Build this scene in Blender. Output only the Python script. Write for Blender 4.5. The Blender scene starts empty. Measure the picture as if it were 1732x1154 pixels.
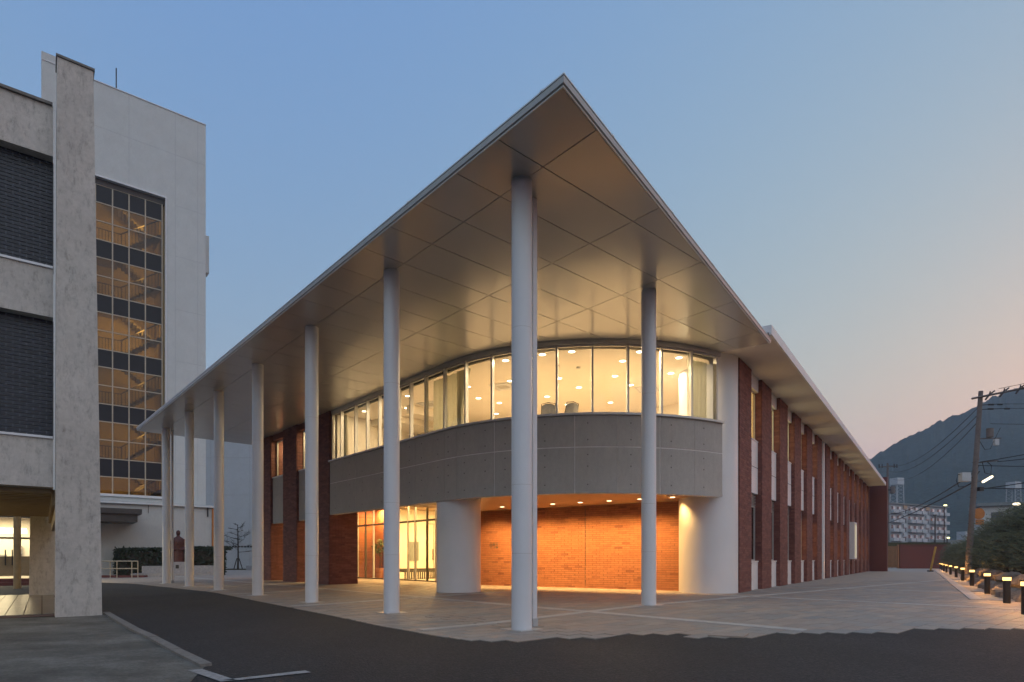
import bpy, math, random
from mathutils import Vector, Matrix
random.seed(7)
sc = bpy.context.scene
COL = sc.collection
rad = math.radians
# ------------------------------------------------------------------ camera
cam_d = bpy.data.cameras.new('camera'); cam = bpy.data.objects.new('camera', cam_d); COL.objects.link(cam)
cam.location = (0, 0, 1.25); cam.rotation_euler = (rad(90), 0, 0)
cam_d.sensor_width = 36; cam_d.lens = 36*1018/1732; cam_d.shift_y = 369/1732
cam_d.clip_start = .05; cam_d.clip_end = 9000
sc.camera = cam
# ------------------------------------------------------------------ sky, sun, exposure
SUN_EL, SUN_AZ = 2.0, 60.0            # degrees; azimuth measured from the view direction to the right
w = bpy.data.worlds.new('World'); sc.world = w; w.use_nodes = True
nt = w.node_tree; nt.nodes.clear()
sky = nt.nodes.new('ShaderNodeTexSky'); sky.sky_type = 'NISHITA'; sky.sun_disc = False
sky.sun_elevation = rad(SUN_EL); sky.sun_rotation = rad(SUN_AZ)
sky.altitude = 0; sky.air_density = 1.0; sky.dust_density = .5; sky.ozone_density = 2.0
bg = nt.nodes.new('ShaderNodeBackground'); bg.inputs['Strength'].default_value = .12
wo = nt.nodes.new('ShaderNodeOutputWorld')
# hazy dusk: the sky's contrast is compressed channel by channel, the same way in every direction
sp_ = nt.nodes.new('ShaderNodeSeparateColor'); cb_ = nt.nodes.new('ShaderNodeCombineColor'); nt.links.new(sky.outputs[0], sp_.inputs[0])
for ch_, (ex_, ga_) in enumerate(((.84, .565), (.50, .465), (-.07, .505))):
    pw_ = nt.nodes.new('ShaderNodeMath'); pw_.operation = 'POWER'; pw_.inputs[1].default_value = ex_
    mu_ = nt.nodes.new('ShaderNodeMath'); mu_.operation = 'MULTIPLY'; mu_.inputs[1].default_value = ga_
    mx_ = nt.nodes.new('ShaderNodeMath'); mx_.operation = 'MAXIMUM'; mx_.inputs[1].default_value = .002
    nt.links.new(sp_.outputs[ch_], mx_.inputs[0]); nt.links.new(mx_.outputs[0], pw_.inputs[0]); nt.links.new(pw_.outputs[0], mu_.inputs[0]); nt.links.new(mu_.outputs[0], cb_.inputs[ch_])
nt.links.new(cb_.outputs[0], bg.inputs['Color']); nt.links.new(bg.outputs[0], wo.inputs['Surface'])
sd = bpy.data.lights.new('fill_sun', 'SUN'); fill_sun = bpy.data.objects.new('fill_sun', sd); COL.objects.link(fill_sun)
sd.energy = .125; sd.angle = rad(100); sd.color = (1, .91, .80)     # fill light added from behind the camera: very wide, weak, shadowless
fill_sun.rotation_euler = (rad(55), 0, rad(28))
sc.view_settings.view_transform = 'Standard'; sc.view_settings.look = 'None'
sc.view_settings.gamma = 1; sc.view_settings.use_curve_mapping = False
sc.view_settings.exposure = 3.4
sc.cycles.use_denoising = True
sc.cycles.max_bounces = 7; sc.cycles.diffuse_bounces = 4; sc.cycles.glossy_bounces = 4
sc.cycles.transparent_max_bounces = 16; sc.cycles.sample_clamp_indirect = 3
sc.cycles.caustics_reflective = False; sc.cycles.caustics_refractive = False

# ------------------------------------------------------------------ materials
def nmat(name):
    m = bpy.data.materials.new(name); m.use_nodes = True
    t = m.node_tree; b = t.nodes['Principled BSDF']; return m, t, b
def rgb(c): return (c[0], c[1], c[2], 1)
def N(t, typ, **kw):
    n = t.nodes.new(typ)
    for k, v in kw.items():
        if k in n.inputs: n.inputs[k].default_value = v
        else: setattr(n, k, v)
    return n
def ramp(t, src, stops):
    r = t.nodes.new('ShaderNodeValToRGB'); e = r.color_ramp.elements
    while len(e) < len(stops): e.new(.5)
    for el, (p, c) in zip(e, stops): el.position = p; el.color = rgb(c)
    t.links.new(src, r.inputs[0]); return r.outputs[0]
def mixc(t, a, b, fac, mode='MIX'):
    m = t.nodes.new('ShaderNodeMix'); m.data_type = 'RGBA'; m.blend_type = mode
    for s, i in ((a, 6), (b, 7)):
        if isinstance(s, (tuple, list)): m.inputs[i].default_value = rgb(s)
        else: t.links.new(s, m.inputs[i])
    if isinstance(fac, (int, float)): m.inputs[0].default_value = fac
    else: t.links.new(fac, m.inputs[0])
    return m.outputs[2]
def noise(t, scale, detail=4, rough=.6, vec=None, stretch=None, world=False):
    if vec is None:
        if world: vec = t.nodes.new('ShaderNodeNewGeometry').outputs['Position']
        else: vec = t.nodes.new('ShaderNodeTexCoord').outputs['Object']
    if stretch:
        mp = t.nodes.new('ShaderNodeMapping'); mp.inputs['Scale'].default_value = stretch
        t.links.new(vec, mp.inputs[0]); vec = mp.outputs[0]
    n = N(t, 'ShaderNodeTexNoise', Scale=scale, Detail=detail, Roughness=rough); t.links.new(vec, n.inputs['Vector'])
    return n.outputs['Fac']
def bump(t, b, h, strength=.3, dist=.01):
    n = N(t, 'ShaderNodeBump', Strength=strength, Distance=dist); t.links.new(h, n.inputs['Height']); t.links.new(n.outputs[0], b.inputs['Normal'])
def rnd(t):
    a = t.nodes.new('ShaderNodeNewGeometry').outputs['Random Per Island']
    o = t.nodes.new('ShaderNodeObjectInfo').outputs['Random']
    s = N(t, 'ShaderNodeMath', operation='ADD'); t.links.new(a, s.inputs[0]); t.links.new(o, s.inputs[1])
    f = N(t, 'ShaderNodeMath', operation='FRACT'); t.links.new(s.outputs[0], f.inputs[0]); return f.outputs[0]
def plain(name, c, rough=.6, metal=0, var=.12, scale=3., bumps=0, spec=None, stretch=None):
    m, t, b = nmat(name)
    n = noise(t, scale, 5, .65, stretch=stretch)
    lo = tuple(x*(1-var) for x in c); hi = tuple(min(1, x*(1+var)) for x in c)
    t.links.new(ramp(t, n, [(.3, lo), (.7, hi)]), b.inputs['Base Color'])
    b.inputs['Roughness'].default_value = rough; b.inputs['Metallic'].default_value = metal
    if spec is not None: b.inputs['Specular IOR Level'].default_value = spec
    if bumps: bump(t, b, noise(t, scale*12, 3), bumps, .004)
    return m
def pieces(name, stops, rough=.75, scale=9, bumps=.25, grain=.25):
    m, t, b = nmat(name)
    c = ramp(t, rnd(t), stops)
    n = noise(t, scale, 5, .7, world=True)
    c2 = mixc(t, c, ramp(t, n, [(.25, (1-grain,)*3), (.75, (1, 1, 1))]), 1.0, 'MULTIPLY')
    t.links.new(c2, b.inputs['Base Color']); b.inputs['Roughness'].default_value = rough
    if bumps: bump(t, b, noise(t, 60, 3, world=True), bumps, .004)
    return m
def emit(name, c, s):
    m = bpy.data.materials.new(name); m.use_nodes = True; t = m.node_tree; t.nodes.clear()
    e = N(t, 'ShaderNodeEmission', Strength=s*.2); e.inputs['Color'].default_value = rgb(c)
    o = t.nodes.new('ShaderNodeOutputMaterial'); t.links.new(e.outputs[0], o.inputs[0]); return m
def glassm(name, tint=(.93, .95, .93), refl=.06, rough=.0):
    m = bpy.data.materials.new(name); m.use_nodes = True; t = m.node_tree; t.nodes.clear()
    tr = N(t, 'ShaderNodeBsdfTransparent'); tr.inputs['Color'].default_value = rgb(tint)
    gl = N(t, 'ShaderNodeBsdfGlossy', Roughness=rough); gl.inputs['Color'].default_value = (1, 1, 1, 1)
    fr = N(t, 'ShaderNodeFresnel', IOR=1.5)
    mx = t.nodes.new('ShaderNodeMixShader'); o = t.nodes.new('ShaderNodeOutputMaterial')
    ge_ = t.nodes.new('ShaderNodeNewGeometry'); iv = N(t, 'ShaderNodeMath', operation='SUBTRACT'); iv.inputs[0].default_value = 1; t.links.new(ge_.outputs['Backfacing'], iv.inputs[1])
    ml = N(t, 'ShaderNodeMath', operation='MULTIPLY'); t.links.new(fr.outputs[0], ml.inputs[0]); t.links.new(iv.outputs[0], ml.inputs[1]); t.links.new(ml.outputs[0], mx.inputs[0]); t.links.new(tr.outputs[0], mx.inputs[1]); t.links.new(gl.outputs[0], mx.inputs[2]); t.links.new(mx.outputs[0], o.inputs[0])
    return m
def concrete(name, c, stain=.5, tie=False, drip=True):
    m, t, b = nmat(name)
    n1 = noise(t, 1.1, 6, .65, world=True); n2 = noise(t, 9, 5, .7, world=True)
    n3 = noise(t, 5.5, 9, .85, world=True, stretch=(1.5, 1.5, .55))
    k_ = 1 if stain > .25 else .4; a = ramp(t, n1, [(.3, tuple(x*(1-.14*k_) for x in c)), (.7, tuple(x*(1+.1*k_) for x in c))])
    d = ramp(t, n3, [(.50, (1, 1, 1)), (.72, (1-stain,)*3)]) if drip else ramp(t, n3, [(.4, (1, 1, 1)), (.8, (1-stain,)*3)])
    a = mixc(t, a, d, 1.0, 'MULTIPLY')
    a = mixc(t, a, ramp(t, n2, [(.3, (.78, .78, .78)), (.6, (1, 1, 1))]), .7 if stain > .25 else .22, 'MULTIPLY')
    t.links.new(a, b.inputs['Base Color']); b.inputs['Roughness'].default_value = .85
    bump(t, b, n2, .25, .01); return m

M = {}
M['white'] = plain('white_paint', (.64, .65, .66), .38, var=.03, scale=1.2)
M['trim'] = plain('white_trim', (.66, .67, .68), .45, var=.05)
M['soffit'] = plain('satin_aluminium_panel', (.42, .415, .415), .4, metal=.0, var=.03, scale=1.5)
b_ = M['soffit'].node_tree.nodes['Principled BSDF']; b_.inputs['Coat Weight'].default_value = 1.0; b_.inputs['Coat Roughness'].default_value = .19; b_.inputs['Coat IOR'].default_value = 1.6
M['soffit2'] = plain('painted_eave_board', (.62, .59, .56), .6, var=.06, scale=.8)
M['joint'] = plain('dark_joint', (.03, .025, .022), .8)
M['gutter'] = plain('grey_metal_gutter', (.42, .44, .45), .4, metal=.15, var=.06)
M['lip'] = plain('light_metal_edge', (.62, .64, .65), .4, metal=.3, var=.05)
M['conc'] = concrete('fair_faced_concrete', (.42, .40, .37), .2, drip=False)
M['sealant'] = plain('pale_sealant', (.70, .68, .66), .7)
M['tie'] = plain('tie_hole_mortar', (.14, .135, .13), .9)
M['oldconc'] = concrete('weathered_concrete', (.52, .49, .445), .58)
M['towerwall'] = concrete('pale_render', (.55, .575, .56), .10)
M['farwall'] = concrete('pale_blue_render', (.52, .55, .57), .10)
M['annex'] = concrete('white_render', (.52, .52, .50), .14)
RED = [(0, (.165, .062, .054)), (.45, (.21, .080, .066)), (.8, (.25, .105, .084)), (1, (.135, .052, .048))]
M['brick'] = pieces('red_brown_brick', RED, .8)
M['mortar'] = plain('brick_mortar', (.10, .055, .045), .9, scale=12, bumps=.3)
OR = [(0, (.35, .135, .058)), (.4, (.39, .155, .066)), (.75, (.41, .17, .074)), (.93, (.35, .14, .06)), (1, (.23, .085, .04))]
M['brick2'] = pieces('terracotta_brick', OR, .8)
M['mortar2'] = plain('terracotta_mortar', (.10, .04, .022), .9, scale=12, bumps=.3)
BL = [(0, (.010, .0135, .021)), (.5, (.015, .020, .031)), (1, (.023, .029, .040))]
M['bluebrick'] = pieces('dark_blue_glazed_brick', BL, .45, grain=.3)
M['bluemortar'] = plain('blue_brick_mortar', (.16, .17, .185), .9)
M['frame'] = plain('aluminium_frame', (.50, .49, .47), .4, metal=.4, var=.05)
M['darkframe'] = plain('dark_bronze_frame', (.10, .085, .065), .4, metal=.5)
M['glass'] = glassm('clear_glass')
M['bronze'] = glassm('bronze_glass', (.52, .45, .31))
M['darkpanel'] = plain('dark_spandrel_glass', (.020, .018, .021), .25, var=.1, spec=.25)
M['cream'] = plain('cream_interior_paint', (.78, .72, .62), .7, var=.03)
M['ceiling'] = plain('ceiling_board', (.80, .74, .66), .8, var=.02)
M['floorin'] = plain('beige_floor', (.55, .46, .36), .5, var=.06)
M['woodsoffit'] = plain('timber_soffit', (.40, .26, .15), .5, var=.22, scale=2, stretch=(1, 14, 1))
M['lamp'] = emit('warm_lamp', (1, .80, .50), 5)
M['lampor'] = emit('amber_lamp', (1, .66, .34), 3)
M['bollamp'] = emit('bollard_lamp', (1, .52, .16), 1.9)
M['tube'] = emit('tube_lamp', (1, .82, .55), 1.6)
M['blind'] = emit('lit_blind', (1, .74, .36), .75)
M['blindlow'] = emit('lit_blind_dim', (1, .58, .20), .6)
M['litwhite'] = emit('lit_window', (1, .85, .55), .5)
M['curtain'] = plain('grey_green_curtain', (.52, .50, .40), .9, var=.15)
M['sheer'] = plain('sheer_curtain', (.50, .52, .48), .9, var=.1)
for nm_ in ('curtain', 'sheer'):
    t_ = M[nm_].node_tree; b_ = t_.nodes['Principled BSDF']; tl_ = t_.nodes.new('ShaderNodeBsdfTranslucent'); tl_.inputs['Color'].default_value = (.62, .60, .46, 1)
    mx_ = t_.nodes.new('ShaderNodeMixShader'); mx_.inputs[0].default_value = .5; t_.links.new(b_.outputs[0], mx_.inputs[1]); t_.links.new(tl_.outputs[0], mx_.inputs[2]); t_.links.new(mx_.outputs[0], t_.nodes['Material Output'].inputs['Surface'])
M['bronzestatue'] = plain('reddish_bronze', (.075, .024, .02), .5, metal=.3, var=.4, scale=6)
M['stone'] = plain('pale_granite', (.30, .30, .31), .6, var=.2, scale=8)
M['darkbrown'] = plain('dark_brown_metal', (.055, .045, .04), .5, var=.15)
M['black'] = plain('black_metal', (.018, .016, .016), .45)
M['kerb'] = concrete('kerb_concrete', (.19, .178, .16), .6)
M['yellow'] = plain('worn_yellow_paint', (.42, .27, .05), .5, var=.25)
M['rail'] = plain('cream_steel_rail', (.42, .36, .27), .5)
M['stairsteel'] = plain('stair_concrete', (.34, .29, .25), .8)
M['stairwall'] = plain('stair_wall', (.62, .50, .30), .8, var=.06)
M['bark'] = plain('dark_bark', (.045, .035, .028), .9, var=.4, scale=12)
M['pole'] = plain('utility_pole_concrete', (.15, .125, .115), .85, var=.2, scale=4)
M['wire'] = plain('black_cable', (.012, .012, .014), .7)
M['orange'] = plain('orange_mirror_back', (.45, .16, .03), .5)
M['timber'] = plain('warm_timber_slats', (.26, .13, .065), .7, var=.3, scale=5, stretch=(8, 8, .5))
M['redwall'] = plain('dark_red_tile', (.11, .030, .027), .7, var=.15, scale=20)
M['apt'] = concrete('apartment_render', (.36, .38, .40), .2)
M['aptbal'] = plain('apartment_balcony', (.46, .48, .50), .8, var=.08)
M['aptwin'] = plain('apartment_window', (.05, .06, .07), .2)
M['peach'] = plain('peach_panel', (.45, .30, .20), .8)
M['rooftrim'] = plain('grey_roof_trim', (.20, .22, .22), .7)
M['rock'] = plain('garden_rock', (.20, .165, .13), .9, var=.35, scale=5, bumps=.6)
M['terracotta'] = plain('terracotta_pot', (.42, .17, .08), .7)
M['glazedbox'] = plain('dark_grey_bench', (.05, .045, .04), .5)
M['paint'] = concrete('road_paint', (.36, .355, .345), .85, drip=False)
M['slat'] = plain('ochre_ceiling_slat', (.30, .22, .11), .6, var=.15)
M['tile'] = pieces('passage_floor_tile', [(0, (.20, .165, .12)), (1, (.27, .22, .16))], .28, bumps=.1)
def leafm(name, a, b_):
    m, t, b = nmat(name); t.links.new(ramp(t, rnd(t), [(0, a), (1, b_)]), b.inputs['Base Color']); b.inputs['Roughness'].default_value = .7; return m
M['pine'] = leafm('pine_needles', (.045, .058, .024), (.12, .12, .05))
M['hedge'] = leafm('hedge_leaves', (.012, .022, .012), (.03, .045, .022))
M['potleaf'] = leafm('pot_plant_leaves', (.05, .09, .03), (.10, .16, .05))
def asphalt():
    m, t, b = nmat('asphalt')
    v = N(t, 'ShaderNodeTexVoronoi', Scale=42.); t.links.new(t.nodes.new('ShaderNodeNewGeometry').outputs['Position'], v.inputs['Vector'])
    n1 = noise(t, .35, 7, .65, world=True); n2 = noise(t, 18, 4, .75, world=True); n3 = noise(t, .9, 8, .75, world=True, stretch=(1, .35, 1))
    a = ramp(t, v.outputs['Color'], [(.15, (.008, .0077, .008)), (.6, (.0165, .016, .0165)), (.92, (.040, .038, .038))])
    a = mixc(t, a, ramp(t, n1, [(.3, (.72, .70, .70)), (.5, (1, .98, .97)), (.72, (1.35, 1.3, 1.26))]), 1, 'MULTIPLY')
    a = mixc(t, a, ramp(t, n3, [(.35, (.7, .7, .7)), (.55, (1, 1, 1)), (.75, (1.3, 1.27, 1.22))]), 1, 'MULTIPLY')
    a = mixc(t, a, ramp(t, n2, [(.3, (.6, .6, .6)), (.7, (1.3, 1.3, 1.3))]), 1, 'MULTIPLY')
    vc = N(t, 'ShaderNodeTexVoronoi', Scale=.33); vc.feature = 'DISTANCE_TO_EDGE'
    wv = N(t, 'ShaderNodeVectorMath', operation='ADD'); nv = N(t, 'ShaderNodeTexNoise', Scale=1.4, Detail=6.); gp = t.nodes.new('ShaderNodeNewGeometry').outputs['Position']
    t.links.new(gp, nv.inputs['Vector']); t.links.new(gp, wv.inputs[0]); t.links.new(nv.outputs['Color'], wv.inputs[1]); t.links.new(wv.outputs[0], vc.inputs['Vector'])
    a = mixc(t, a, ramp(t, vc.outputs['Distance'], [(0, (.45, .45, .45)), (.004, (1, 1, 1))]), .55, 'MULTIPLY')
    t.links.new(a, b.inputs['Base Color']); b.inputs['Roughness'].default_value = .8
    bump(t, b, v.outputs['Distance'], .6, .015); return m
M['asphalt'] = asphalt()
def apron():
    m, t, b = nmat('worn_concrete_apron')
    n1 = noise(t, .8, 8, .72, world=True, stretch=(.9, 1.1, 1)); n2 = noise(t, 26, 5, .8, world=True); n3 = noise(t, 4, 7, .8, world=True)
    a = ramp(t, n1, [(.34, (.062, .057, .047)), (.5, (.125, .117, .098)), (.64, (.20, .19, .165))])
    a = mixc(t, a, ramp(t, n2, [(.35, (.5, .5, .5)), (.65, (1.25, 1.25, 1.25))]), .8, 'MULTIPLY')
    a = mixc(t, a, ramp(t, n3, [(.35, (.75, .75, .72)), (.6, (1, 1, 1))]), .8, 'MULTIPLY')
    t.links.new(a, b.inputs['Base Color']); b.inputs['Roughness'].default_value = .85; bump(t, b, n2, .5, .01); return m
M['apron'] = apron()
PV = [(0, (.27, .235, .205)), (.28, (.35, .28, .225)), (.52, (.265, .255, .235)), (.76, (.375, .31, .255)), (1, (.235, .235, .225))]
M['paver'] = pieces('mixed_grey_pink_paver', PV, .62, scale=4, bumps=.2)
M['paleband'] = pieces('pale_band_paver', [(0, (.42, .40, .375)), (1, (.49, .47, .44))], .62, scale=4, bumps=.2)
def plaza_far():
    m, t, b = nmat('plaza_ground')
    tc = t.nodes.new('ShaderNodeTexCoord').outputs['Object']
    br = N(t, 'ShaderNodeTexBrick', Scale=1.0); br.inputs['Color1'].default_value = rgb((.265, .243, .22)); br.inputs['Color2'].default_value = rgb((.355, .297, .247)); br.inputs['Mortar'].default_value = rgb((.21, .195, .18))
    br.inputs['Mortar Size'].default_value = .008; br.inputs['Brick Width'].default_value = .56; br.inputs['Row Height'].default_value = .28
    t.links.new(tc, br.inputs['Vector']); t.links.new(br.outputs['Color'], b.inputs['Base Color']); b.inputs['Roughness'].default_value = .65; return m
M['plaza'] = plaza_far()
def soilm():
    m, t, b = nmat('garden_soil'); n = noise(t, 3, 7, .8, world=True)
    t.links.new(ramp(t, n, [(.3, (.035, .03, .018)), (.55, (.07, .065, .025)), (.75, (.10, .085, .045))]), b.inputs['Base Color']); b.inputs['Roughness'].default_value = .95; bump(t, b, n, .8, .05); return m
M['soil'] = soilm()
def hillm():
    m, t, b = nmat('forested_hill'); n = noise(t, .035, 9, .75, world=True); n2 = noise(t, .25, 4, .8, world=True)
    a = ramp(t, n, [(.3, (.018, .034, .034)), (.7, (.050, .068, .060))]); a = mixc(t, a, ramp(t, n2, [(.35, (.35, .35, .35)), (.65, (1.5, 1.5, 1.5))]), .9, 'MULTIPLY')
    t.links.new(a, b.inputs['Base Color']); b.inputs['Roughness'].default_value = 1; b.inputs['Specular IOR Level'].default_value = 0; return m
M['hill'] = hillm()

# ------------------------------------------------------------------ mesh helpers
class MB:
    def __init__(s): s.v = []; s.f = []
    def add(s, vs, fs):
        o = len(s.v); s.v += [tuple(p) for p in vs]; s.f += [tuple(i+o for i in f) for f in fs]; return s
    def box(s, x0, x1, y0, y1, z0, z1, fr=None, skip=()):
        vs = [(x0, y0, z0), (x1, y0, z0), (x1, y1, z0), (x0, y1, z0), (x0, y0, z1), (x1, y0, z1), (x1, y1, z1), (x0, y1, z1)]
        if fr: vs = [fr(*p) for p in vs]
        fs = {'b': (0, 3, 2, 1), 't': (4, 5, 6, 7), 'f': (0, 1, 5, 4), 'r': (1, 2, 6, 5), 'k': (2, 3, 7, 6), 'l': (3, 0, 4, 7)}
        return s.add(vs, [q for k, q in fs.items() if k not in skip])
    def prism(s, pts, z0, z1):
        n = len(pts); z0f = z0 if callable(z0) else (lambda x, y: z0); z1f = z1 if callable(z1) else (lambda x, y: z1)
        vs = [(x, y, z0f(x, y)) for x, y in pts] + [(x, y, z1f(x, y)) for x, y in pts]
        fs = [tuple(range(n-1, -1, -1)), tuple(range(n, 2*n))] + [(i, (i+1) % n, n+(i+1) % n, n+i) for i in range(n)]
        return s.add(vs, fs)
    def tube(s, pts, r, n=6, r1=None, cap=True):
        pts = [Vector(p) for p in pts]; m = len(pts); vs = []; fs = []
        for i, p in enumerate(pts):
            d = (pts[min(i+1, m-1)]-pts[max(i-1, 0)]).normalized()
            a = Vector((0, 0, 1)) if abs(d.z) < .9 else Vector((1, 0, 0))
            e1 = d.cross(a).normalized(); e2 = d.cross(e1)
            rr = r[i] if isinstance(r, (list, tuple)) else (r if r1 is None else r+(r1-r)*i/(m-1))
            for k in range(n):
                q = 2*math.pi*k/n; vs.append(p+e1*rr*math.cos(q)+e2*rr*math.sin(q))
        for i in range(m-1):
            for k in range(n): fs.append((i*n+k, i*n+(k+1) % n, (i+1)*n+(k+1) % n, (i+1)*n+k))
        if cap: fs.append(tuple(range(n-1, -1, -1))); fs.append(tuple(range((m-1)*n, m*n)))
        return s.add(vs, fs)
    def cyl(s, x, y, z0, z1, r, n=24, r1=None): return s.tube([(x, y, z0), (x, y, z1)], r, n, r1)
    def rings(s, rs, n=16):   # rs: (cx, cy, z, rx, ry)
        vs = []; fs = []
        for cx, cy, z, rx, ry in rs:
            for k in range(n):
                q = 2*math.pi*k/n; vs.append((cx+rx*math.cos(q), cy+ry*math.sin(q), z))
        for i in range(len(rs)-1):
            for k in range(n): fs.append((i*n+k, i*n+(k+1) % n, (i+1)*n+(k+1) % n, (i+1)*n+k))
        fs.append(tuple(range(n-1, -1, -1))); fs.append(tuple(range((len(rs)-1)*n, len(rs)*n)))
        return s.add(vs, fs)
    def wall(s, outer, inner, z0, z1):   # solid strip between two plan paths
        n = len(outer); vs = []
        for (a, b) in zip(outer, inner): vs += [(a[0], a[1], z0), (b[0], b[1], z0), (b[0], b[1], z1), (a[0], a[1], z1)]
        fs = []
        for i in range(n-1):
            o = 4*i; p = o+4
            for k in range(4): fs.append((o+k, o+(k+1) % 4, p+(k+1) % 4, p+k))
        fs.append((3, 2, 1, 0)); e = 4*(n-1); fs.append((e, e+1, e+2, e+3))
        return s.add(vs, fs)
    def mesh(s, name, m=None, smooth=False):
        me = bpy.data.meshes.new(name); me.from_pydata(s.v, [], s.f); me.validate(); me.update()
        if m: me.materials.append(M[m] if isinstance(m, str) else m)
        if smooth:
            for p in me.polygons: p.use_smooth = True
            try: me.set_sharp_from_angle(angle=rad(40))
            except Exception: pass
        return me
    def build(s, name, m, parent=None, loc=(0, 0, 0), rz=0, smooth=False):
        return link(name, s.mesh(name, m, smooth), parent, loc, rz)
def link(name, me, parent=None, loc=(0, 0, 0), rz=0):
    o = bpy.data.objects.new(name, me); COL.objects.link(o); o.location = loc; o.rotation_euler = (0, 0, rz)
    if parent is not None: o.parent = parent
    return o
def tag(o, label=None, cat=None, group=None, kind=None):
    if label: o['label'] = label
    if cat: o['category'] = cat
    if group: o['group'] = group
    if kind: o['kind'] = kind
    return o
def empty(name, loc, rz=0, label=None, cat=None, group=None):
    o = bpy.data.objects.new(name, None); COL.objects.link(o); o.location = loc; o.rotation_euler = (0, 0, rz)
    return tag(o, label, cat, group)
def copy_tree(o, parent=None):
    c = o.copy(); COL.objects.link(c)
    if parent is not None: c.parent = parent
    for ch in list(o.children): copy_tree(ch, c)
    return c
def lamp(kind, loc, e, color, size=.1, parent=None, rot=None, spot=None, blend=.6):
    d = bpy.data.lights.new('lamp_light', kind); d.energy = e*.155; d.color = color
    if kind in ('POINT', 'SPOT'): d.shadow_soft_size = size
    if kind == 'SPOT': d.spot_size = rad(spot); d.spot_blend = blend
    if kind == 'AREA': d.size = size
    o = bpy.data.objects.new('lamp_light', d); COL.objects.link(o); o.location = loc
    if rot: o.rotation_euler = rot
    if parent is not None: o.parent = parent
    return o

# ------------------------------------------------------------------ frames
BO = (.1719, 10.6042); BA = math.atan2(.6636, .7481)
cB, sB = math.cos(BA), math.sin(BA)
def W(u, v, z=0.): return (BO[0]+u*cB-v*sB, BO[1]+u*sB+v*cB, z)
def zg(u): return .02*max(0., min(5., u))
FO = (12.135, 2.330); FA = rad(12.9); cF, sF = math.cos(FA), math.sin(FA)
def FU(s_, d=0.): return (FO[0]+s_*cF-d*sF, FO[1]+s_*sF+d*cF)      # along the long facade, d inwards
CU, CV = 11.6, 9.05
def CP(t, r):      # glass / band line: straight for t<0, arc after
    if t <= 0: return (CU-r, CV-t)
    a = math.pi+t/7.0; return (CU+r*math.cos(a), CV+r*math.sin(a))
def AT(deg): return rad(deg-180)*7.0
S = 7.9; S2 = 8.1
# ------------------------------------------------------------------ ground
def strip_sheet(name, pts_fn, mat, kind='structure'): pass
g = MB()
us = [-1300, 0, 5, 1300]
for i in range(3):
    a, b = us[i], us[i+1]
    g.add([W(a, -1300, zg(a)), W(b, -1300, zg(b)), W(b, 1300, zg(b)), W(a, 1300, zg(a))], [(0, 1, 2, 3)])
tag(g.build('ground', 'asphalt'), kind='structure')
ZIG = [(-1.38, -.83), (-1.12, -.85), (-1.06, -1.14), (-.46, -1.14), (-.40, -1.40), (.18, -1.42), (.25, -1.70), (.84, -1.74), (.89, -2.02), (1.14, -2.03), (1.16, -2.60), (1.40, -2.75), (1.66, -3.28), (1.90, -3.24), (2.09, -3.37), (2.66, -3.44), (2.78, -3.77), (3.13, -3.79), (3.14, -4.06), (3.45, -4.1), (3.49, -4.39), (3.90, -4.44), (3.91, -4.70), (4.36, -4.74), (4.38, -5.0), (4.69, -5.10), (4.70, -5.38), (5.1, -5.46), (5.18, -5.71), (5.68, -5.76), (5.72, -6.0), (7.2, -6.6), (9.5, -7.2), (14, -6.2)]
PLZ = [(-1.22, 27.4), (-.55, 16.6), (-1.35, 4.74), (-1.56, 2.26), (-1.62, .22)] + ZIG
def in_plz(u, v):
    pts = PLZ_FULL; c = False; n = len(pts)
    for i in range(n):
        (x1, y1), (x2, y2) = pts[i], pts[i-1]
        if (y1 > v) != (y2 > v) and u < (x2-x1)*(v-y1)/(y2-y1)+x1: c = not c
    return c
PLZ_FULL = PLZ + [(95, 14.0), (110, 30), (110, 60), (-1.0, 60), (-6, 42), (-2.4, 31)]
bm_pl = MB()
def split_u(pts, u0, u1):
    def clip(p, k, keep):
        out = []
        for i in range(len(p)):
            a, b = p[i-1], p[i]; ia, ib = keep(a), keep(b)
            if ia != ib:
                t_ = (k-a[0])/(b[0]-a[0]); out.append((k, a[1]+t_*(b[1]-a[1])))
            if ib: out.append(b)
        return out
    return clip(clip(pts, u0, lambda q: q[0] >= u0), u1, lambda q: q[0] <= u1)
INNER = [(-.9, 27.4), (-.2, 16.6), (-.95, 4.74), (-1.15, 2.26), (-1.2, .4)] + [(u+.10, v+.42) for u, v in ZIG[3:-3]] + ZIG[-3:] + PLZ_FULL[len(PLZ):]
for a, b in ((-20, 0), (0, 5), (5, 200)):
    q = split_u(INNER, a, b)
    if len(q) > 2: bm_pl.add([(x, y, zg(x)+.005) for x, y in q], [tuple(range(len(q)))])
plaza = bm_pl.build('plaza', 'plaza', None, (BO[0], BO[1], 0), BA)
tag(plaza, kind='structure')

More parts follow.
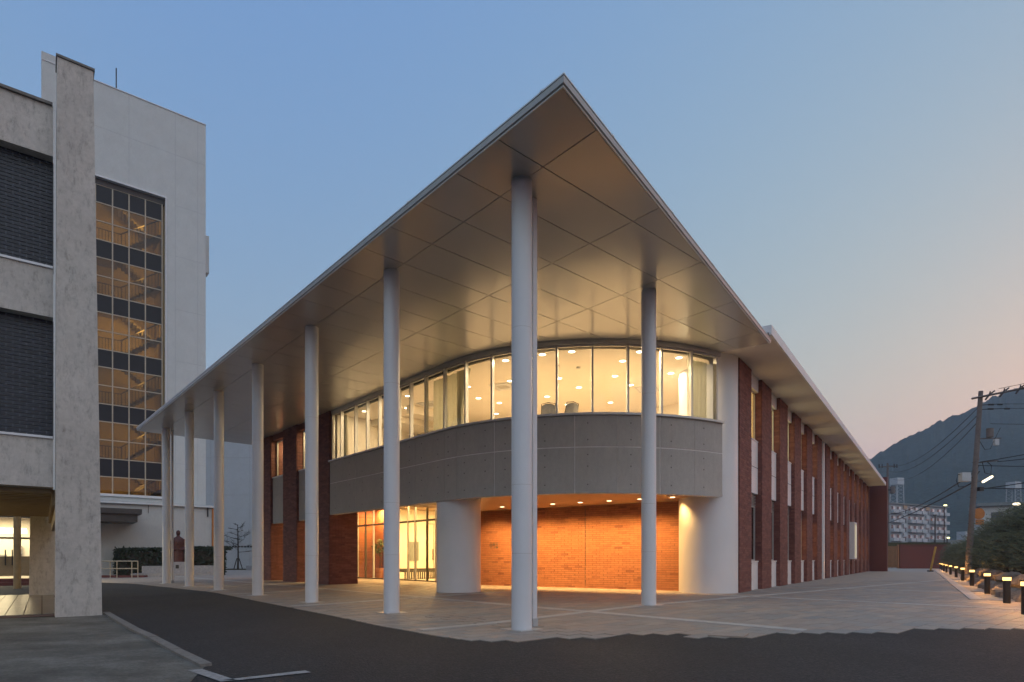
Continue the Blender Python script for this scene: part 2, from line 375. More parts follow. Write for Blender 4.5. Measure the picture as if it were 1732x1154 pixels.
# pavers: .56 x .28, the largest in view as single pieces, the rest joined
PU, PVv = .56, .28
def hidden(u, v):
    d = math.hypot(u-CU, v-CV)
    if u > 10.2 and v > 3: return True
    du, dv = u-FO[0], v-FO[1]
    if du > -1.5 and (-du*sF+dv*cF) > .05: return True
    return False
LB_ = [(-10, -.62), (.22, -1.62), (2.26, -1.56), (4.74, -1.35), (16.6, -.55), (27.4, -1.22), (31, -2.4)]
def edge_u(v):
    for (a, ua), (b, ub_) in zip(LB_[:-1], LB_[1:]):
        if a <= v <= b: return ua+(ub_-ua)*(v-a)/(b-a)
    return -9
cells = []
cu, cv = -7.165, -7.819
j = int(-8/PVv)
while j*PVv < 30:
    i = int(-3/PU)
    while i*PU < 30:
        u0 = i*PU+(PU/2 if j % 2 else 0); v0 = j*PVv; um, vm = u0+PU/2, v0+PVv/2
        if (in_plz(um, vm) or (v0 > -.6 and u0 < 0 and edge_u(vm) < u0+PU-.05 and um > edge_u(vm)-.3)) and not hidden(um, vm):
            du_, dv_ = um-cu, vm-cv
            depth = du_*.7481*0+du_*sB+dv_*cB; side = du_*cB-dv_*sB
            if depth > .5 and abs(side/depth) < .87 and depth < 42:
                band = False
                cells.append((depth, u0, v0, band))
        i += 1
    j += 1
cells.sort()
pv_me = {}
for nm in ('paver', 'paleband'): pv_me[nm] = MB().box(.004, PU-.004, .004, PVv-.004, -.02, .016, skip='b').mesh('paver', nm)
rest = {False: MB(), True: MB()}
for n_, (dp, u0, v0, band) in enumerate(cells):
    h0 = random.uniform(-.002, .002)
    if n_ < 290:
        ue = edge_u(v0+PVv/2) if v0 > -.7 else -9
        me_ = pv_me['paver'] if ue < u0 else MB().box(ue-u0+.004, PU-.004, .004, PVv-.004, -.02, .016, skip='b').mesh('paver', 'paver')
        o = link('paver', me_, plaza, (u0, v0, (zg(u0) if 0 < u0 < 5 else zg(u0+PU/2))-.004+h0*.6))
        if 0 < u0 < 5: o.rotation_euler = (0, -.02, 0)
    else:
        def fr(x, y, z): return (x, y, zg(x)+z)
        rest[band].box(max(u0, edge_u(v0+PVv/2))+.004, u0+PU-.004, v0+.004, v0+PVv-.004, -.02, .012+h0, fr, skip='b')
tag(rest[False].build('paver_field', 'paver', plaza), kind='stuff')
pb_ = MB(); fr = lambda x, y, z: (x, y, zg(x)+z)
for ub0 in (3.05, 10.45, 17.85, 25.25):
    for k in range(120):
        v = -8+k*.40
        if in_plz(ub0, v) and in_plz(ub0, v+.40) and not hidden(ub0, v+.2): pb_.box(ub0-.13, ub0+.13, v+.004, v+.396, -.01, .0205, fr, skip='b')
for vb0 in (1.12, 7.9, 14.7, 21.5):
    for k in range(100):
        u = -3+k*.40
        if in_plz(u, vb0) and in_plz(u+.4, vb0) and not hidden(u+.2, vb0): pb_.box(u+.004, u+.396, vb0-.11, vb0+.11, -.01, .0210, fr, skip='b')
tag(pb_.build('pale_paver_band', 'paleband', plaza), kind='stuff')
mh = MB(); mh.prism([(1.43, -2.78), (1.84, -2.68), (2.02, -3.15), (1.62, -3.27)], lambda x, y: zg(x)+.003, lambda x, y: zg(x)+.03)
tag(mh.build('manhole_cover', 'paver', None, (BO[0], BO[1], 0), BA), 'flat paved inspection cover at the zigzag paving edge', 'manhole cover')
# pale drain edging beside the bollards
dr = MB()
def bp(t, off):   # line along the bollards
    d = Vector((42.8, 10.87)).normalized(); n = Vector((d.y, -d.x)); p = Vector((14.0, -3.75))+d*t+n*off; return (p.x, p.y)
for k in range(30):
    a, b = k*1.75, k*1.75+1.73
    dr.prism([bp(a, -.13), bp(b, -.13), bp(b, .16), bp(a, .16)], .105, .135)
dr.prism([bp(-.3, -.13), bp(-.02, -.13), bp(-.02, .95), bp(-.3, .95)], .105, .135)
dr.prism([bp(5.2, .2), bp(5.45, .2), bp(5.45, .9), bp(5.2, .9)], .105, .135)
tag(dr.build('drain_edging', 'paleband', plaza), kind='stuff')
gar = MB(); gpts = [bp(-9, 1.6), bp(-4, .95), bp(8, 1.25), bp(55, 1.3), bp(75, 1.5), bp(75, 60), bp(-9, 60)]
gar.prism(gpts, .02, .16); tag(gar.build('garden_soil', 'soil', None, (BO[0], BO[1], 0), BA), kind='structure')
# left apron, kerb, road paint
ap = MB(); ap.add([(-9.40, 13.83, .006), (-9.75, 13.4, .006), (-9.5, 13.0, .006), (-12, 12.3, .006), (-40, 2, .006), (-40, -20, .006), (-3.2, -20, .006), (-2.2, 3, .006), (-3.55, 6.95, .006), (-5.66, 9.36, .006)], [tuple(range(9, -1, -1))])
tag(ap.build('concrete_apron', 'apron'), kind='structure')
kb = MB(); kp = [(-9.35, 13.75), (-8.0, 12.1), (-6.6, 10.42), (-5.66, 9.36), (-4.6, 8.1), (-3.6, 6.95)]
for i in range(len(kp)-1):
    a, b = Vector(kp[i]), Vector(kp[i+1]); d = (b-a).normalized(); n = Vector((d.y, -d.x)); b = b-d*.012
    kb.prism([tuple(a), tuple(b), tuple(b+n*-.13), tuple(a+n*-.13)], 0, .035+.012*random.random())
tag(kb.build('kerb', 'kerb'), kind='structure')
lm = MB()
for q in ([(-3.50, 6.80), (-2.82, 6.17), (-2.95, 6.10), (-3.62, 6.72)], [(-2.99, 6.17), (-2.81, 6.17), (-2.2, 6.60), (-2.31, 6.72)]):
    lm.add([(x, y, .010) for x, y in q], [(0, 1, 2, 3)])
for q in ([(-24.6, 38.0), (-22.2, 38.0), (-22.2, 38.5), (-24.6, 38.5)],): lm.add([(x, y, .010) for x, y in q], [(0, 1, 2, 3)])
tag(lm.build('road_marking', 'paint'), kind='structure')

# ------------------------------------------------------------------ main building
bld = empty('school_building', (BO[0], BO[1], 0), BA, 'long two storey red brick building with a pointed white canopy on tall round columns', 'building')
def P(mb, name, m, smooth=False, **k): return mb.build(name, m, bld, smooth=smooth, **k)
def add_parts(mb, name, m, parent, **k): return mb.build(name, m, parent, **k)
# columns
colme = MB().cyl(0, 0, 0, 7.93, .182, 40).mesh('column', 'white', True)
plate = MB().box(-.27, .27, -.27, .27, -.03, .010).mesh('base_plate', 'frame')
seam = MB().cyl(0, 0, 0, .008, .1826, 40).mesh('seam', 'frame', True)
for (u, v) in [(0, 4.46*k) for k in range(7)] + [(5.28, 1.10)]:
    c = link('column', colme, bld, (u, v, zg(u)))
    c.scale = (1, 1, (7.915-zg(u))/7.93)
    link('base_plate', plate, c, (0, 0, .014))
    for z_ in (1.35, 2.55, 5.3): link('seam', seam, c, (0, 0, z_))
for (u, v) in ((.50, .22), (.30, 26.9)):
    d = MB(); d.box(-.05, .05, -.04, .04, .03, S-.01)
    p = P(d, 'downpipe', 'trim', loc=(u, v, 0))
    MB().box(-.062, .062, -.052, .052, .012, .16).build('downpipe_shoe', 'gutter', p)
# canopy eave line
E0 = Vector((-1.0, -1.95)); ED = Vector((11.05+1.07, .76+2.01)).normalized(); EN = Vector((ED.y, -ED.x))   # EN outwards
EL = 12.43
def eave(t, off=0.): q = E0+ED*t+EN*off; return (q.x, q.y)
# soffit panels
def clip_poly(p, n, c0):   # keep n.x <= c0
    out = []
    for i in range(len(p)):
        a, b = Vector(p[i-1]), Vector(p[i]); da, db = n.dot(a)-c0, n.dot(b)-c0
        if (da <= 0) != (db <= 0): out.append(tuple(a+(b-a)*(da/(da-db))))
        if db <= 0: out.append(tuple(b))
    return out
sof = MB()
sof.prism([(-1.0, 28.25), (-1.0, -1.95), (11.05, .76), (10.6, 2.2), (8, 9.5), (8, 28.25)], S+.03, S+.06)
soffit = P(sof, 'soffit', 'joint')
ub = [-.995, 0.0, 2.475, 4.95, 7.42, 9.87, 12.4]
vb = [-2.1, -.535+1.114*0] + [-.535+1.114*k for k in range(1, 27)]
gap = .008
endn = ED.copy(); endc = endn.dot(Vector((11.05, .76)))-.02
for i in range(len(ub)-1):
    for j in range(len(vb)-1):
        u0, u1, v0, v1 = ub[i]+gap, ub[i+1]-gap, vb[j]+gap, vb[j+1]-gap
        if i == 0: u0 = -.995
        if u0 > 4.9 and v0 > 9.2: continue
        if math.hypot(.5*(u0+u1)-CU, .5*(v0+v1)-CV) < 5.2: continue
        if u0 > 7 and v0 > 3.5: continue
        p = [(u0, v0), (u1, v0), (u1, v1), (u0, v1)]
        p = clip_poly(p, EN, EN.dot(E0)-.015); p = clip_poly(p, endn, endc) if p else p
        p = [q for k, q in enumerate(p) if (Vector(q)-Vector(p[k-1])).length > .004] if p else p
        if len(p) < 3: continue
        MB().prism(p, S, S+.027).build('soffit_panel', 'soffit', soffit)
# roof slab + gutter
rf = MB(); rf.prism([(-.98, 28.22), (-.98, -1.92), (10.98, .78), (10.5, 2.4), (13, 12), (13, 28.22)], S+.07, S+.20)
roof = P(rf, 'roof', 'gutter')
def eave_profile(mb, pa, pb, prof, na, nb):   # extrude (off, z) profile from pa to pb
    vs = [(pa[0]+na[0]*o, pa[1]+na[1]*o, z) for o, z in prof]+[(pb[0]+nb[0]*o, pb[1]+nb[1]*o, z) for o, z in prof]
    n = len(prof); fs = [(k, (k+1) % n, n+(k+1) % n, n+k) for k in range(n)]+[tuple(range(n-1, -1, -1)), tuple(range(n, 2*n))]
    mb.add(vs, fs)
corner = (-1.0, -1.95); nl = (-1, 0); ne = (EN.x, EN.y); mit = (-1.0, (-1*1-EN.x*-1 - 0)/1)
# mitre vector m with m.nl = 1, m.ne = 1
mx = -1.0; my = (1-EN.x*mx)/EN.y; mt = (mx, my)
prof = [(0, S), (.001, S+.012), (.045, S+.022), (.058, S+.10), (.045, S+.118), (.001, S+.118)]
gt = MB(); eave_profile(gt, corner, (-1.0, 28.25), prof[1:], mt, nl); gt2 = MB(); eave_profile(gt2, corner, eave(EL), prof[1:], mt, ne)
ga = P(gt, 'gutter', 'gutter'); gb_ = P(gt2, 'gutter', 'gutter')
for par, q0, q1, n1 in ((ga, corner, (-1.0, 28.25), nl), (gb_, corner, eave(EL), ne)):
    l = MB(); eave_profile(l, q0, q1, [(.040, S+.119), (.040, S+.132), (.066, S+.132), (.066, S+.108)], mt, n1)
    eave_profile(l, q0, q1, [(.001, S-.012), (.001, S+.011), (.020, S+.011), (.020, S-.012)], mt, n1); l.build('gutter_edge', 'lip', par)
cl = MB()
for k in range(9):
    v = -1.6+3.62*k; cl.box(-1.075, -1.0, v, v+.035, S+.115, S+.145)
tag(add_parts(cl, 'gutter_clip', 'lip', ga), kind='stuff')
cl = MB()
for k in range(5):
    for o0, o1, z0, z1 in ((.0, .072, S+.115, S+.145),):
        a, b, c, d = eave(1.45+k*2.6, o0), eave(1.485+k*2.6, o0), eave(1.485+k*2.6, o1), eave(1.45+k*2.6, o1); cl.prism([a, b, c, d], z0, z1)
tag(add_parts(cl, 'gutter_clip', 'lip', gb_), kind='stuff')
# upper roof edge behind the right eave
ur = MB(); ur.prism([eave(9.45, -.92), eave(15.9, -.92), eave(15.9, -1.5), eave(9.45, -1.5)], 9.35, 9.52)
P(ur, 'upper_roof_edge', 'gutter')
ur = MB(); ur.prism([eave(9.6, -1.0), eave(15.9, -1.0), eave(15.9, -3), eave(9.6, -3)], S2+.30, 9.345)
P(ur, 'upper_parapet', 'trim')
# main wing eave
A0 = Vector((10.54, .62))
def mw(s_, d=0.): return (A0.x+s_*cF-d*sF, A0.y+s_*sF+d*cF)
ev = MB(); ev.prism([(11.06, .75), mw(46.5, 0), mw(46.5, 2.6), (11.0, 4.6), (10.3, 3.0)], S2, S2+.05); ev.prism([(11.05, .76), (11.07, .764), (10.38, 2.9), (10.36, 2.896)], S-.001, S2-.001)
P(ev, 'eave_soffit', 'soffit2')
ev = MB(); ev.prism([mw(.3, -.07), mw(46.5, -.07), mw(46.5, 0), mw(.3, 0)], S2-.02, S2+.27); ev.prism([mw(.3, 0.002), mw(.36, 0.002), mw(.36, 2), mw(.3, 2)], S2+.052, S2+.27)
P(ev, 'fascia', 'trim')
ev = MB(); ev.prism([mw(.37, .002), mw(46.4, .002), mw(46.4, 14), mw(.37, 14)], S2+.055, S2+.24); P(ev, 'roof', 'gutter')
# ---- curved concrete band
def path(t0, t1, r, step=.35):
    n = max(2, int((t1-t0)/step)+1); return [CP(t0+(t1-t0)*k/(n-1), r) for k in range(n)]
RB = 6.98; T0 = 9.05-17.76; T1 = AT(262.3)
bk = MB().wall(path(T0, T1, RB-.012), path(T0, T1, RB-.30), 3.24, 5.58); band = P(bk, 'concrete_band', 'sealant')
tj = [T0, 9.05-15.33, 9.05-12.53, 9.05-10.71, 9.05-8.9, AT(186.5), AT(199.2), AT(209.9), AT(220.6), AT(231.2), AT(242.2), AT(252.4), T1]
major = {6, 8, 10}
for z0, z1 in ((3.235, 4.616), (4.644, 5.585)):
    for k in range(len(tj)-1):
        ga_ = .014 if k in major else .004; gc = .014 if (k+1) in major else .004
        a, b = tj[k]+(0 if k == 0 else ga_), tj[k+1]-(0 if k == len(tj)-2 else gc)
        MB().wall(path(a, b, RB), path(a, b, RB-.011), z0, z1).build('concrete_panel', 'conc', band, smooth=False)
th = MB()
for k in range(len(tj)-1):
    L_ = tj[k+1]-tj[k]
    for f in ((.22, .78) if L_ > 1.5 else (.3,)):
        for z in (3.5, 4.05, 4.4, 4.85, 5.35):
            p = Vector(CP(tj[k]+f*L_, RB+.002)); q = Vector(CP(tj[k]+f*L_, RB+.02)); d = (q-p).normalized()
            th.tube([(p.x-d.x*.01, p.y-d.y*.01, z), (p.x+d.x*.001, p.y+d.y*.001, z)], .022, 8)
tag(add_parts(th, 'tie_hole', 'tie', band), kind='stuff')
sl = MB().wall(path(T0, T1, RB+.09), path(T0, T1, RB-.28), 5.588, 5.65); P(sl, 'window_sill', 'frame')
hd = MB().wall(path(T0, T1, RB-.06), path(T0, T1, RB-.24), 7.76, 7.895); P(hd, 'window_head', 'frame')
# soffits under the band
wallA = Vector((9.45, 13.0)); wallB = Vector((12.05, 3.75)); WD = (wallB-wallA).normalized(); WN = Vector((WD.y, -WD.x))
if WN.x > 0: WN = -WN
us_ = MB(); inner = path(9.05-12.8, T1, RB-.30)
us_.prism([tuple(q) for q in inner]+[(12.3, 2.6), (12.3, 4.2), (9.7, 13.2)], 3.36, 3.40)
P(us_, 'under_soffit', 'woodsoffit')
us_ = MB(); us_.prism([(RB and CU-RB+.30, 12.79), (CU-RB+.30, 28.2), (16, 28.2), (16, 12.79)][::-1], 4.3, 4.36); P(us_, 'entrance_soffit', 'woodsoffit')
us_ = MB(); us_.box(CU-RB+.31, 9.6, 12.74, 12.79, 3.36, 4.3); P(us_, 'soffit_step', 'woodsoffit')
# drums
dl = MB().cyl(5.45, 9.22, .05, 3.36, .775, 48); P(dl, 'drum_column', 'white', smooth=True)
dr_c = W(0, 0); 
RD = (11.88, 3.33)
dl = MB().cyl(RD[0], RD[1], .05, 8.12, 1.0, 64); P(dl, 'drum_column', 'white', smooth=True)
# ---- bricks
def brick_me(name, L, H, prot, m): return MB().box(.004, L-.004, 0, prot, 0.004, H-.004, skip='k').mesh(name, m)
# terracotta feature wall: 300 bricks nearest the camera single, the rest joined
WL = (wallB-wallA).length; Bl, Bh = .31, .0815
wangle = math.atan2(-WD.y, -WD.x)   # local x runs from wallB to wallA, local y points away from the viewer
core = MB().box(0, WL, .012, .22, .10, 3.36)
wl_o = core.build('brick_wall', 'mortar2', bld, (wallB.x, wallB.y, 0), wangle)
# make sure local +y is the far side
ny = Vector((-math.sin(wangle), math.cos(wangle)))
FL = -1 if ny.dot(WN) > 0 else 1      # FL=-1: viewer on +y side
if FL == -1:
    wl_o.data = MB().box(0, WL, -.22, -.012, .10, 3.36).mesh('brick_wall', 'mortar2')
bme = MB().box(.005, Bl-.005, -.016, .012, .005, Bh-.005).mesh('brick', 'brick2')
restb = MB(); cnt = 0; bl = []
for r in range(40):
    x = -(Bl/2 if r % 2 else 0)
    while x < WL:
        x1 = min(x+Bl, WL); x0 = max(x, 0)
        if abs(x0-4.55) < .03: pass
        if x1-x0 > .05: bl.append((x0, x1, .10+r*Bh))
        x += Bl
bl.sort(key=lambda q: q[0])
for x0, x1, z in bl:
    pr = random.choice((0, .002, .004, .007, .011, .016))*FL*-1
    if x1-x0 > Bl-.01 and cnt < 290:
        cnt += 1; link('brick', bme, wl_o, (x0, pr, z))
    else:
        restb.box(x0+.005, x1-.005, -.016+pr, .012+pr, z+.005, z+Bh-.005)
tag(add_parts(restb, 'brick_courses', 'brick2', wl_o), kind='stuff')
ej = MB().box(4.50, 4.515, -.03 if FL == 1 else 0.0, 0 if FL == 1 else .03, .1, 3.36); add_parts(ej, 'expansion_joint', 'darkframe', wl_o)
# small plaque of raised characters at the far left of the wall
ch = MB()
def stroke(x, z, w_, h_): x = WL-.95+(x-xx)*.75; ch.box(x, x+w_*.75, .012 if FL == -1 else -.036, .036 if FL == -1 else -.012, 1.72+(z-1.72)*.75, 1.72+(z-1.72+h_)*.75)
xx = WL-1.0
for gx, strokes in ((0, [(0, .30, .16, .025), (.07, .17, .025, .14), (0, .17, .16, .022), (.02, .23, .12, .02)]), (.21, [(0, .30, .16, .025), (0, .17, .025, .15), (.135, .17, .025, .15), (0, .23, .16, .02), (.07, .17, .02, .15)]), (.42, [(0, .31, .15, .02), (.065, .17, .025, .16), (0, .24, .15, .02), (.0, .17, .15, .02)]),
                    (0, [(.03, .0, .05, .10)]), (.10, [(0, 0, .05, .12)]), (.21, [(0, .0, .12, .02), (0, .05, .12, .02), (0, 0, .02, .12)]), (.42, [(0, .0, .12, .02), (0, .09, .12, .02), (.1, 0, .02, .12), (0, 0, .02, .12)])):
    for (a, b, c_, d_) in strokes: stroke(xx+gx+a, 1.72+b, c_, d_)
add_parts(ch, 'raised_lettering', 'darkframe', wl_o)
# pilasters of the long facade: shared mesh
def pil_bricks(W_, D_, H_, left=True, right=True, bl=.30, bh=.078):
    m = MB(); rows = int(H_/bh)
    for r in range(rows):
        z = r*bh; off = bl/2 if r % 2 else 0
        x = -off
        while x < W_:
            x0, x1 = max(0, x), min(W_, x+bl); p = random.choice((0, .002, .004, .007))
            if x1-x0 > .03: m.box(x0+.004, x1-.004, -.012-p, .02, z+.004, z+bh-.004, skip='k')
            x += bl
        for on, xa, xb in ((left, -.012, .02), (right, W_-.02, W_+.012)):
            if not on: continue
            y = 0.0-off
            while y < D_:
                y0, y1 = max(.02, y), min(D_, y+bl); p = random.choice((0, .002, .005))
                if y1-y0 > .03: m.box(xa-(p if xa < 0 else 0), xb+(p if xa > 0 else 0), y0+.004, y1-.004, z+.004, z+bh-.004, skip=('r' if xa < 0 else 'l'))
                y += bl
    return m
PW, PD, PH = 1.56, .55, S2-.12
pil_core = MB().box(.006, PW-.006, .006, PD, 0, PH).mesh('pilaster', 'mortar')
pil_br = pil_bricks(PW, PD, PH).mesh('brick_courses', 'brick')
pitch = 3.13
SP = [k*pitch for k in range(15)]
for k, s_ in enumerate(SP):
    u, v = FU(s_); p = link('pilaster', pil_core, bld, (u, v, .11), FA)
    tag(link('brick_courses', pil_br, p), kind='stuff')
# recessed bays between pilasters
FR = lambda x, y, z: (x, y, z)
def fpart(mb, name, m, parent=None, s_=0, **k):
    if parent is not None: return mb.build(name, m, parent, **k)
    u, v = FU(s_); return mb.build(name, m, bld, (u, v, 0), FA, **k)
GW = pitch-PW
me_sp = MB().box(0, GW, .14, .30, 3.72, 5.70).box(-.0, GW, .12, .30, 5.702, 5.74).mesh('spandrel_panel', 'trim')
me_spj = MB().box(0, GW, .132, .139, 4.70, 4.715).mesh('panel_joint', 'joint')
me_bs = MB().box(0, GW, .14, .32, .10, 1.14).box(0, GW, .11, .32, 1.142, 1.19).mesh('base_panel', 'trim')
me_hd = MB().box(0, GW, .12, .32, 7.60, S2-.002).mesh('head_beam', 'trim')
def win_mesh(z0, z1):
    f = MB(); t_ = .05
    f.box(0, t_, .24, .30, z0, z1).box(GW-t_, GW, .24, .30, z0, z1).box(t_, GW-t_, .24, .30, z1-t_, z1).box(t_, GW-t_, .24, .30, z0, z0+t_).box(GW*.5-.025, GW*.5+.025, .242, .298, z0+t_, z1-t_)
    return f.mesh('window', 'frame')
me_wu, me_wl = win_mesh(5.742, 7.598), win_mesh(1.192, 3.27)
def pane(z0, z1): return MB().box(.05, GW*.5-.025, .268, .274, z0+.05, z1-.05).mesh('pane', 'glass'), MB().box(GW*.5+.025, GW-.05, .268, .274, z0+.05, z1-.05).mesh('pane', 'glass')
pu, pl = pane(5.742, 7.598), pane(1.192, 3.27)
lv = MB().box(0, GW, .30, .32, 3.272, 3.72)
for k in range(7): lv.box(.03, GW-.03, .22, .30, 3.29+k*.058, 3.31+k*.058)
me_lv = lv.mesh('louver', 'frame')
blu = {n: MB().box(.02, GW-.02, .33, .345, 5.742, 7.598).mesh('window_blind', n) for n in ('blind', 'blindlow')}
bll = {n: MB().box(.02, GW-.02, .33, .345, 1.192, 3.27).mesh('window_blind', n) for n in ('blindlow', 'blind', 'darkpanel', 'litwhite')}
for k in range(14):
    s0 = SP[k]+PW; u, v = FU(s0); L_ = lambda n, me, par=bld: link(n, me, par, (u, v, 0) if par is bld else (0, 0, 0), FA if par is bld else 0)
    if k == 5:      # white full-height strip
        m_ = MB().box(0, GW, .10, .30, .10, S2-.002); fpart(m_, 'wall_strip', 'trim', s_=s0)
        m_ = MB().box(.55, 1.0, -.02, .1, .10, S2-.002); fpart(m_, 'wall_strip', 'white', s_=s0); continue
    sp = L_('spandrel_panel', me_sp); link('panel_joint', me_spj, sp)
    L_('base_panel', me_bs); L_('head_beam', me_hd)
    wu = L_('window', me_wu); [link('pane', q, wu) for q in pu]
    wlw = L_('window', me_wl); [link('pane', q, wlw) for q in pl]
    L_('louver', me_lv)
    L_('window_blind', blu['blind' if k % 3 else 'blindlow'])
    L_('window_blind', bll['darkpanel' if k < 3 else ('blindlow' if k < 10 else 'blindlow')])
# projecting lit bay window between two far pilasters
s0 = SP[9]+PW
bw = MB(); bw.box(0, .12, -.35, .1, 1.25, 4.0).box(GW-.12, GW, -.35, .1, 1.25, 4.0).box(.12, GW-.12, -.35, .1, 3.88, 4.0).box(.12, GW-.12, -.35, .1, 1.25, 1.37)
bwo = fpart(bw, 'bay_window', 'trim', s_=s0)
add_parts(MB().box(.121, GW-.121, -.28, -.27, 1.371, 3.879), 'pane', 'litwhite', bwo)
add_parts(MB().box(.7, .76, -.34, -.285, 1.371, 3.879), 'mullion', 'frame', bwo)
# backing wall of the long facade and end wall
bw = MB().box(.2, 45.6, .36, .55, .1, S2-.003); fpart(bw, 'wall', 'mortar')
ew = MB().box(45.1, 46.2, -1.42, .5, .08, 8.95); fpart(ew, 'end_wall', 'redwall')
# ---- piers of the entrance side
for v0 in (17.79, 21.45, 24.98):
    m_ = MB().box(.006, 1.39, .006, 1.764, 0, S-.09)
    p = m_.build('pier', 'mortar', bld, (4.60, v0, .085))
    W2 = 1.77; br = MB(); bl_, bh_ = .30, .078; rows = int((S-.10)/bh_)
    for r in range(rows):
        z = r*bh_; off = bl_/2 if r % 2 else 0
        y = -off
        while y < W2:
            y0, y1 = max(0, y), min(W2, y+bl_); q = random.choice((0, .002, .004, .007))
            if y1-y0 > .03: br.box(-.012-q, .02, y0+.004, y1-.004, z+.004, z+bh_-.004, skip='r')
            y += bl_
        x = -off
        while x < 1.395:
            x0, x1 = max(.02, x), min(1.395, x+bl_); q = random.choice((0, .002, .005))
            if x1-x0 > .03: br.box(x0+.004, x1-.004, -.012-q, .02, z+.004, z+bh_-.004, skip='k')
            x += bl_
    tag(br.build('brick_courses', 'brick', p), kind='stuff')
# bays between the piers
for v0, v1 in ((19.56, 21.45), (23.22, 24.98)):
    c_ = MB().box(4.70, 4.95, v0, v1, 3.15, 4.625).box(4.70, 4.95, v0, v1, 4.64, 5.58); P(c_, 'concrete_panel', 'conc')
    P(MB().box(4.66, 5.1, v0, v1, 5.582, 5.64), 'window_sill', 'frame')
    f = MB(); f.box(4.92, 5.0, v0, v0+.06, 5.64, 7.6).box(4.92, 5.0, v1-.06, v1, 5.64, 7.6).box(4.92, 5.0, v0+.06, v1-.06, 7.54, 7.6).box(4.92, 5.0, v0+.06, v1-.06, 5.64, 5.70).box(4.925, 4.995, (v0+v1)/2-.03, (v0+v1)/2+.03, 5.70, 7.54)
    fo = P(f, 'window', 'frame')
    for a, b in ((v0+.06, (v0+v1)/2-.03), ((v0+v1)/2+.03, v1-.06)): add_parts(MB().box(4.955, 4.962, a, b, 5.70, 7.54), 'pane', 'glass', fo)
    P(MB().box(4.70, 5.0, v0, v1, 7.602, S-.002), 'head_beam', 'brick')
P(MB().box(5.2, 5.3, 19.57, 28.0, 4.4, 5.6), 'wall', 'cream')
# ---- curved glazing
VT = [17.70, 16.85, 15.53, 14.52, 13.53, 12.05, 11.2, 10.21, 9.05]
tm = [9.05-v for v in VT]+[AT(189), AT(198), AT(207), AT(216), AT(225), AT(234), AT(243), AT(252), AT(261)]
win = P(MB().wall(path(T0, T1, 6.88), path(T0, T1, 6.80), 5.652, 5.70), 'curved_window', 'frame')
mu = MB()
for t_ in tm:
    p0, p1 = Vector(CP(t_-.03, 6.91)), Vector(CP(t_+.03, 6.91)); q0, q1 = Vector(CP(t_-.03, 6.77)), Vector(CP(t_+.03, 6.77))
    MB().prism([tuple(p0), tuple(p1), tuple(q1), tuple(q0)], 5.70, 7.76).build('mullion', 'frame', win)
add_parts(MB().wall(path(T0, T1, 6.87), path(T0, T1, 6.81), 7.70, 7.76), 'head_frame', 'frame', win)
for a, b in zip(tm[:-1], tm[1:]):
    MB().wall(path(a+.035, b-.035, 6.843), path(a+.035, b-.035, 6.837), 5.70, 7.70).build('pane', 'glass', win)
# ---- upstairs room
CZ = 7.74
room = [CP(t_, 6.5) for t_ in [T0+.2+(T1-T0-.3)*k/40 for k in range(41)]]
poly = [(p[0], p[1]) for p in room]+[(11.95, 3.2), (14.6, 4.3), (14.6, 17.5)]
P(MB().prism(poly, 4.9, 5.22), 'upper_floor', 'floorin')
# ceiling with a strip left open above the glass line for the blind box
P(MB().prism(poly, CZ, CZ+.05), 'ceiling', 'ceiling')
P(MB().box(14.6, 14.75, 4.0, 17.6, 5.0, CZ), 'interior_wall', 'cream')
P(MB().box(4.9, 14.6, 17.62, 17.75, 5.0, CZ), 'interior_wall', 'cream')
P(MB().box(9.2, 9.4, 13.8, 17.6, 5.0, CZ), 'interior_wall', 'cream')
P(MB().box(6.6, 9.19, 15.9, 17.6, 7.45, CZ-.001).box(6.4, 9.19, 13.9, 14.2, 7.4, CZ-.001), 'ceiling_bulkhead', 'cream')
P(MB().box(11.9, 14.6, 3.9, 4.05, 5.0, CZ), 'interior_wall', 'cream')
dlm = MB().cyl(0, 0, -.012, .0, .105, 20).mesh('downlight', 'lamp', True); dlr = MB().wall([(.13*math.cos(k*math.pi/10), .13*math.sin(k*math.pi/10)) for k in range(21)], [(.107*math.cos(k*math.pi/10), .107*math.sin(k*math.pi/10)) for k in range(21)], -.014, 0).mesh('trim_ring', 'trim')
CL = [(6.2, 5.8), (6.7, 5.0), (8.6, 4.5), (8.3, 3.6), (9.7, 5.7), (10.9, 4.2), (9.7, 3.1), (12.2, 4.6), (8.4, 7.2), (9.8, 7.5), (11.0, 6.0), (9.8, 9.2), (11.3, 9.5), (12.4, 8.1), (5.7, 7.0), (7.3, 8.6), (9.0, 11.2), (10.1, 12.7), (7.9, 11.2), (5.6, 12.8), (6.6, 14.5), (5.5, 16.2), (6.6, 10.2), (12.6, 11.6)]
for u, v in CL:
    o = link('downlight', dlm, bld, (u, v, CZ-.002)); link('trim_ring', dlr, o)
    
WARM = (1, .72, .38)
def disc_lamp(u, v, z, e, c, sz=.16):
    o = lamp('AREA', (u, v, z), e, c, sz, bld); o.data.shape = 'DISK'; return o
for u, v in CL: disc_lamp(u, v, CZ-.03, 29, (1, .74, .44))
for u, v in ((5.9, 22.0), (5.9, 24.5), (5.9, 20.2)): link('downlight', dlm, bld, (u, v, CZ-.002)); disc_lamp(u, v, CZ-.03, 75, WARM)
P(MB().box(7.6, 7.7, 17.76, 28.0, 5.0, S-.03), 'interior_wall', 'cream'); P(MB().box(5.0, 7.7, 17.76, 28.0, CZ, CZ+.05), 'ceiling', 'ceiling'); P(MB().box(5.3, 7.7, 19.57, 28.0, 4.9, 5.0), 'upper_floor', 'floorin')
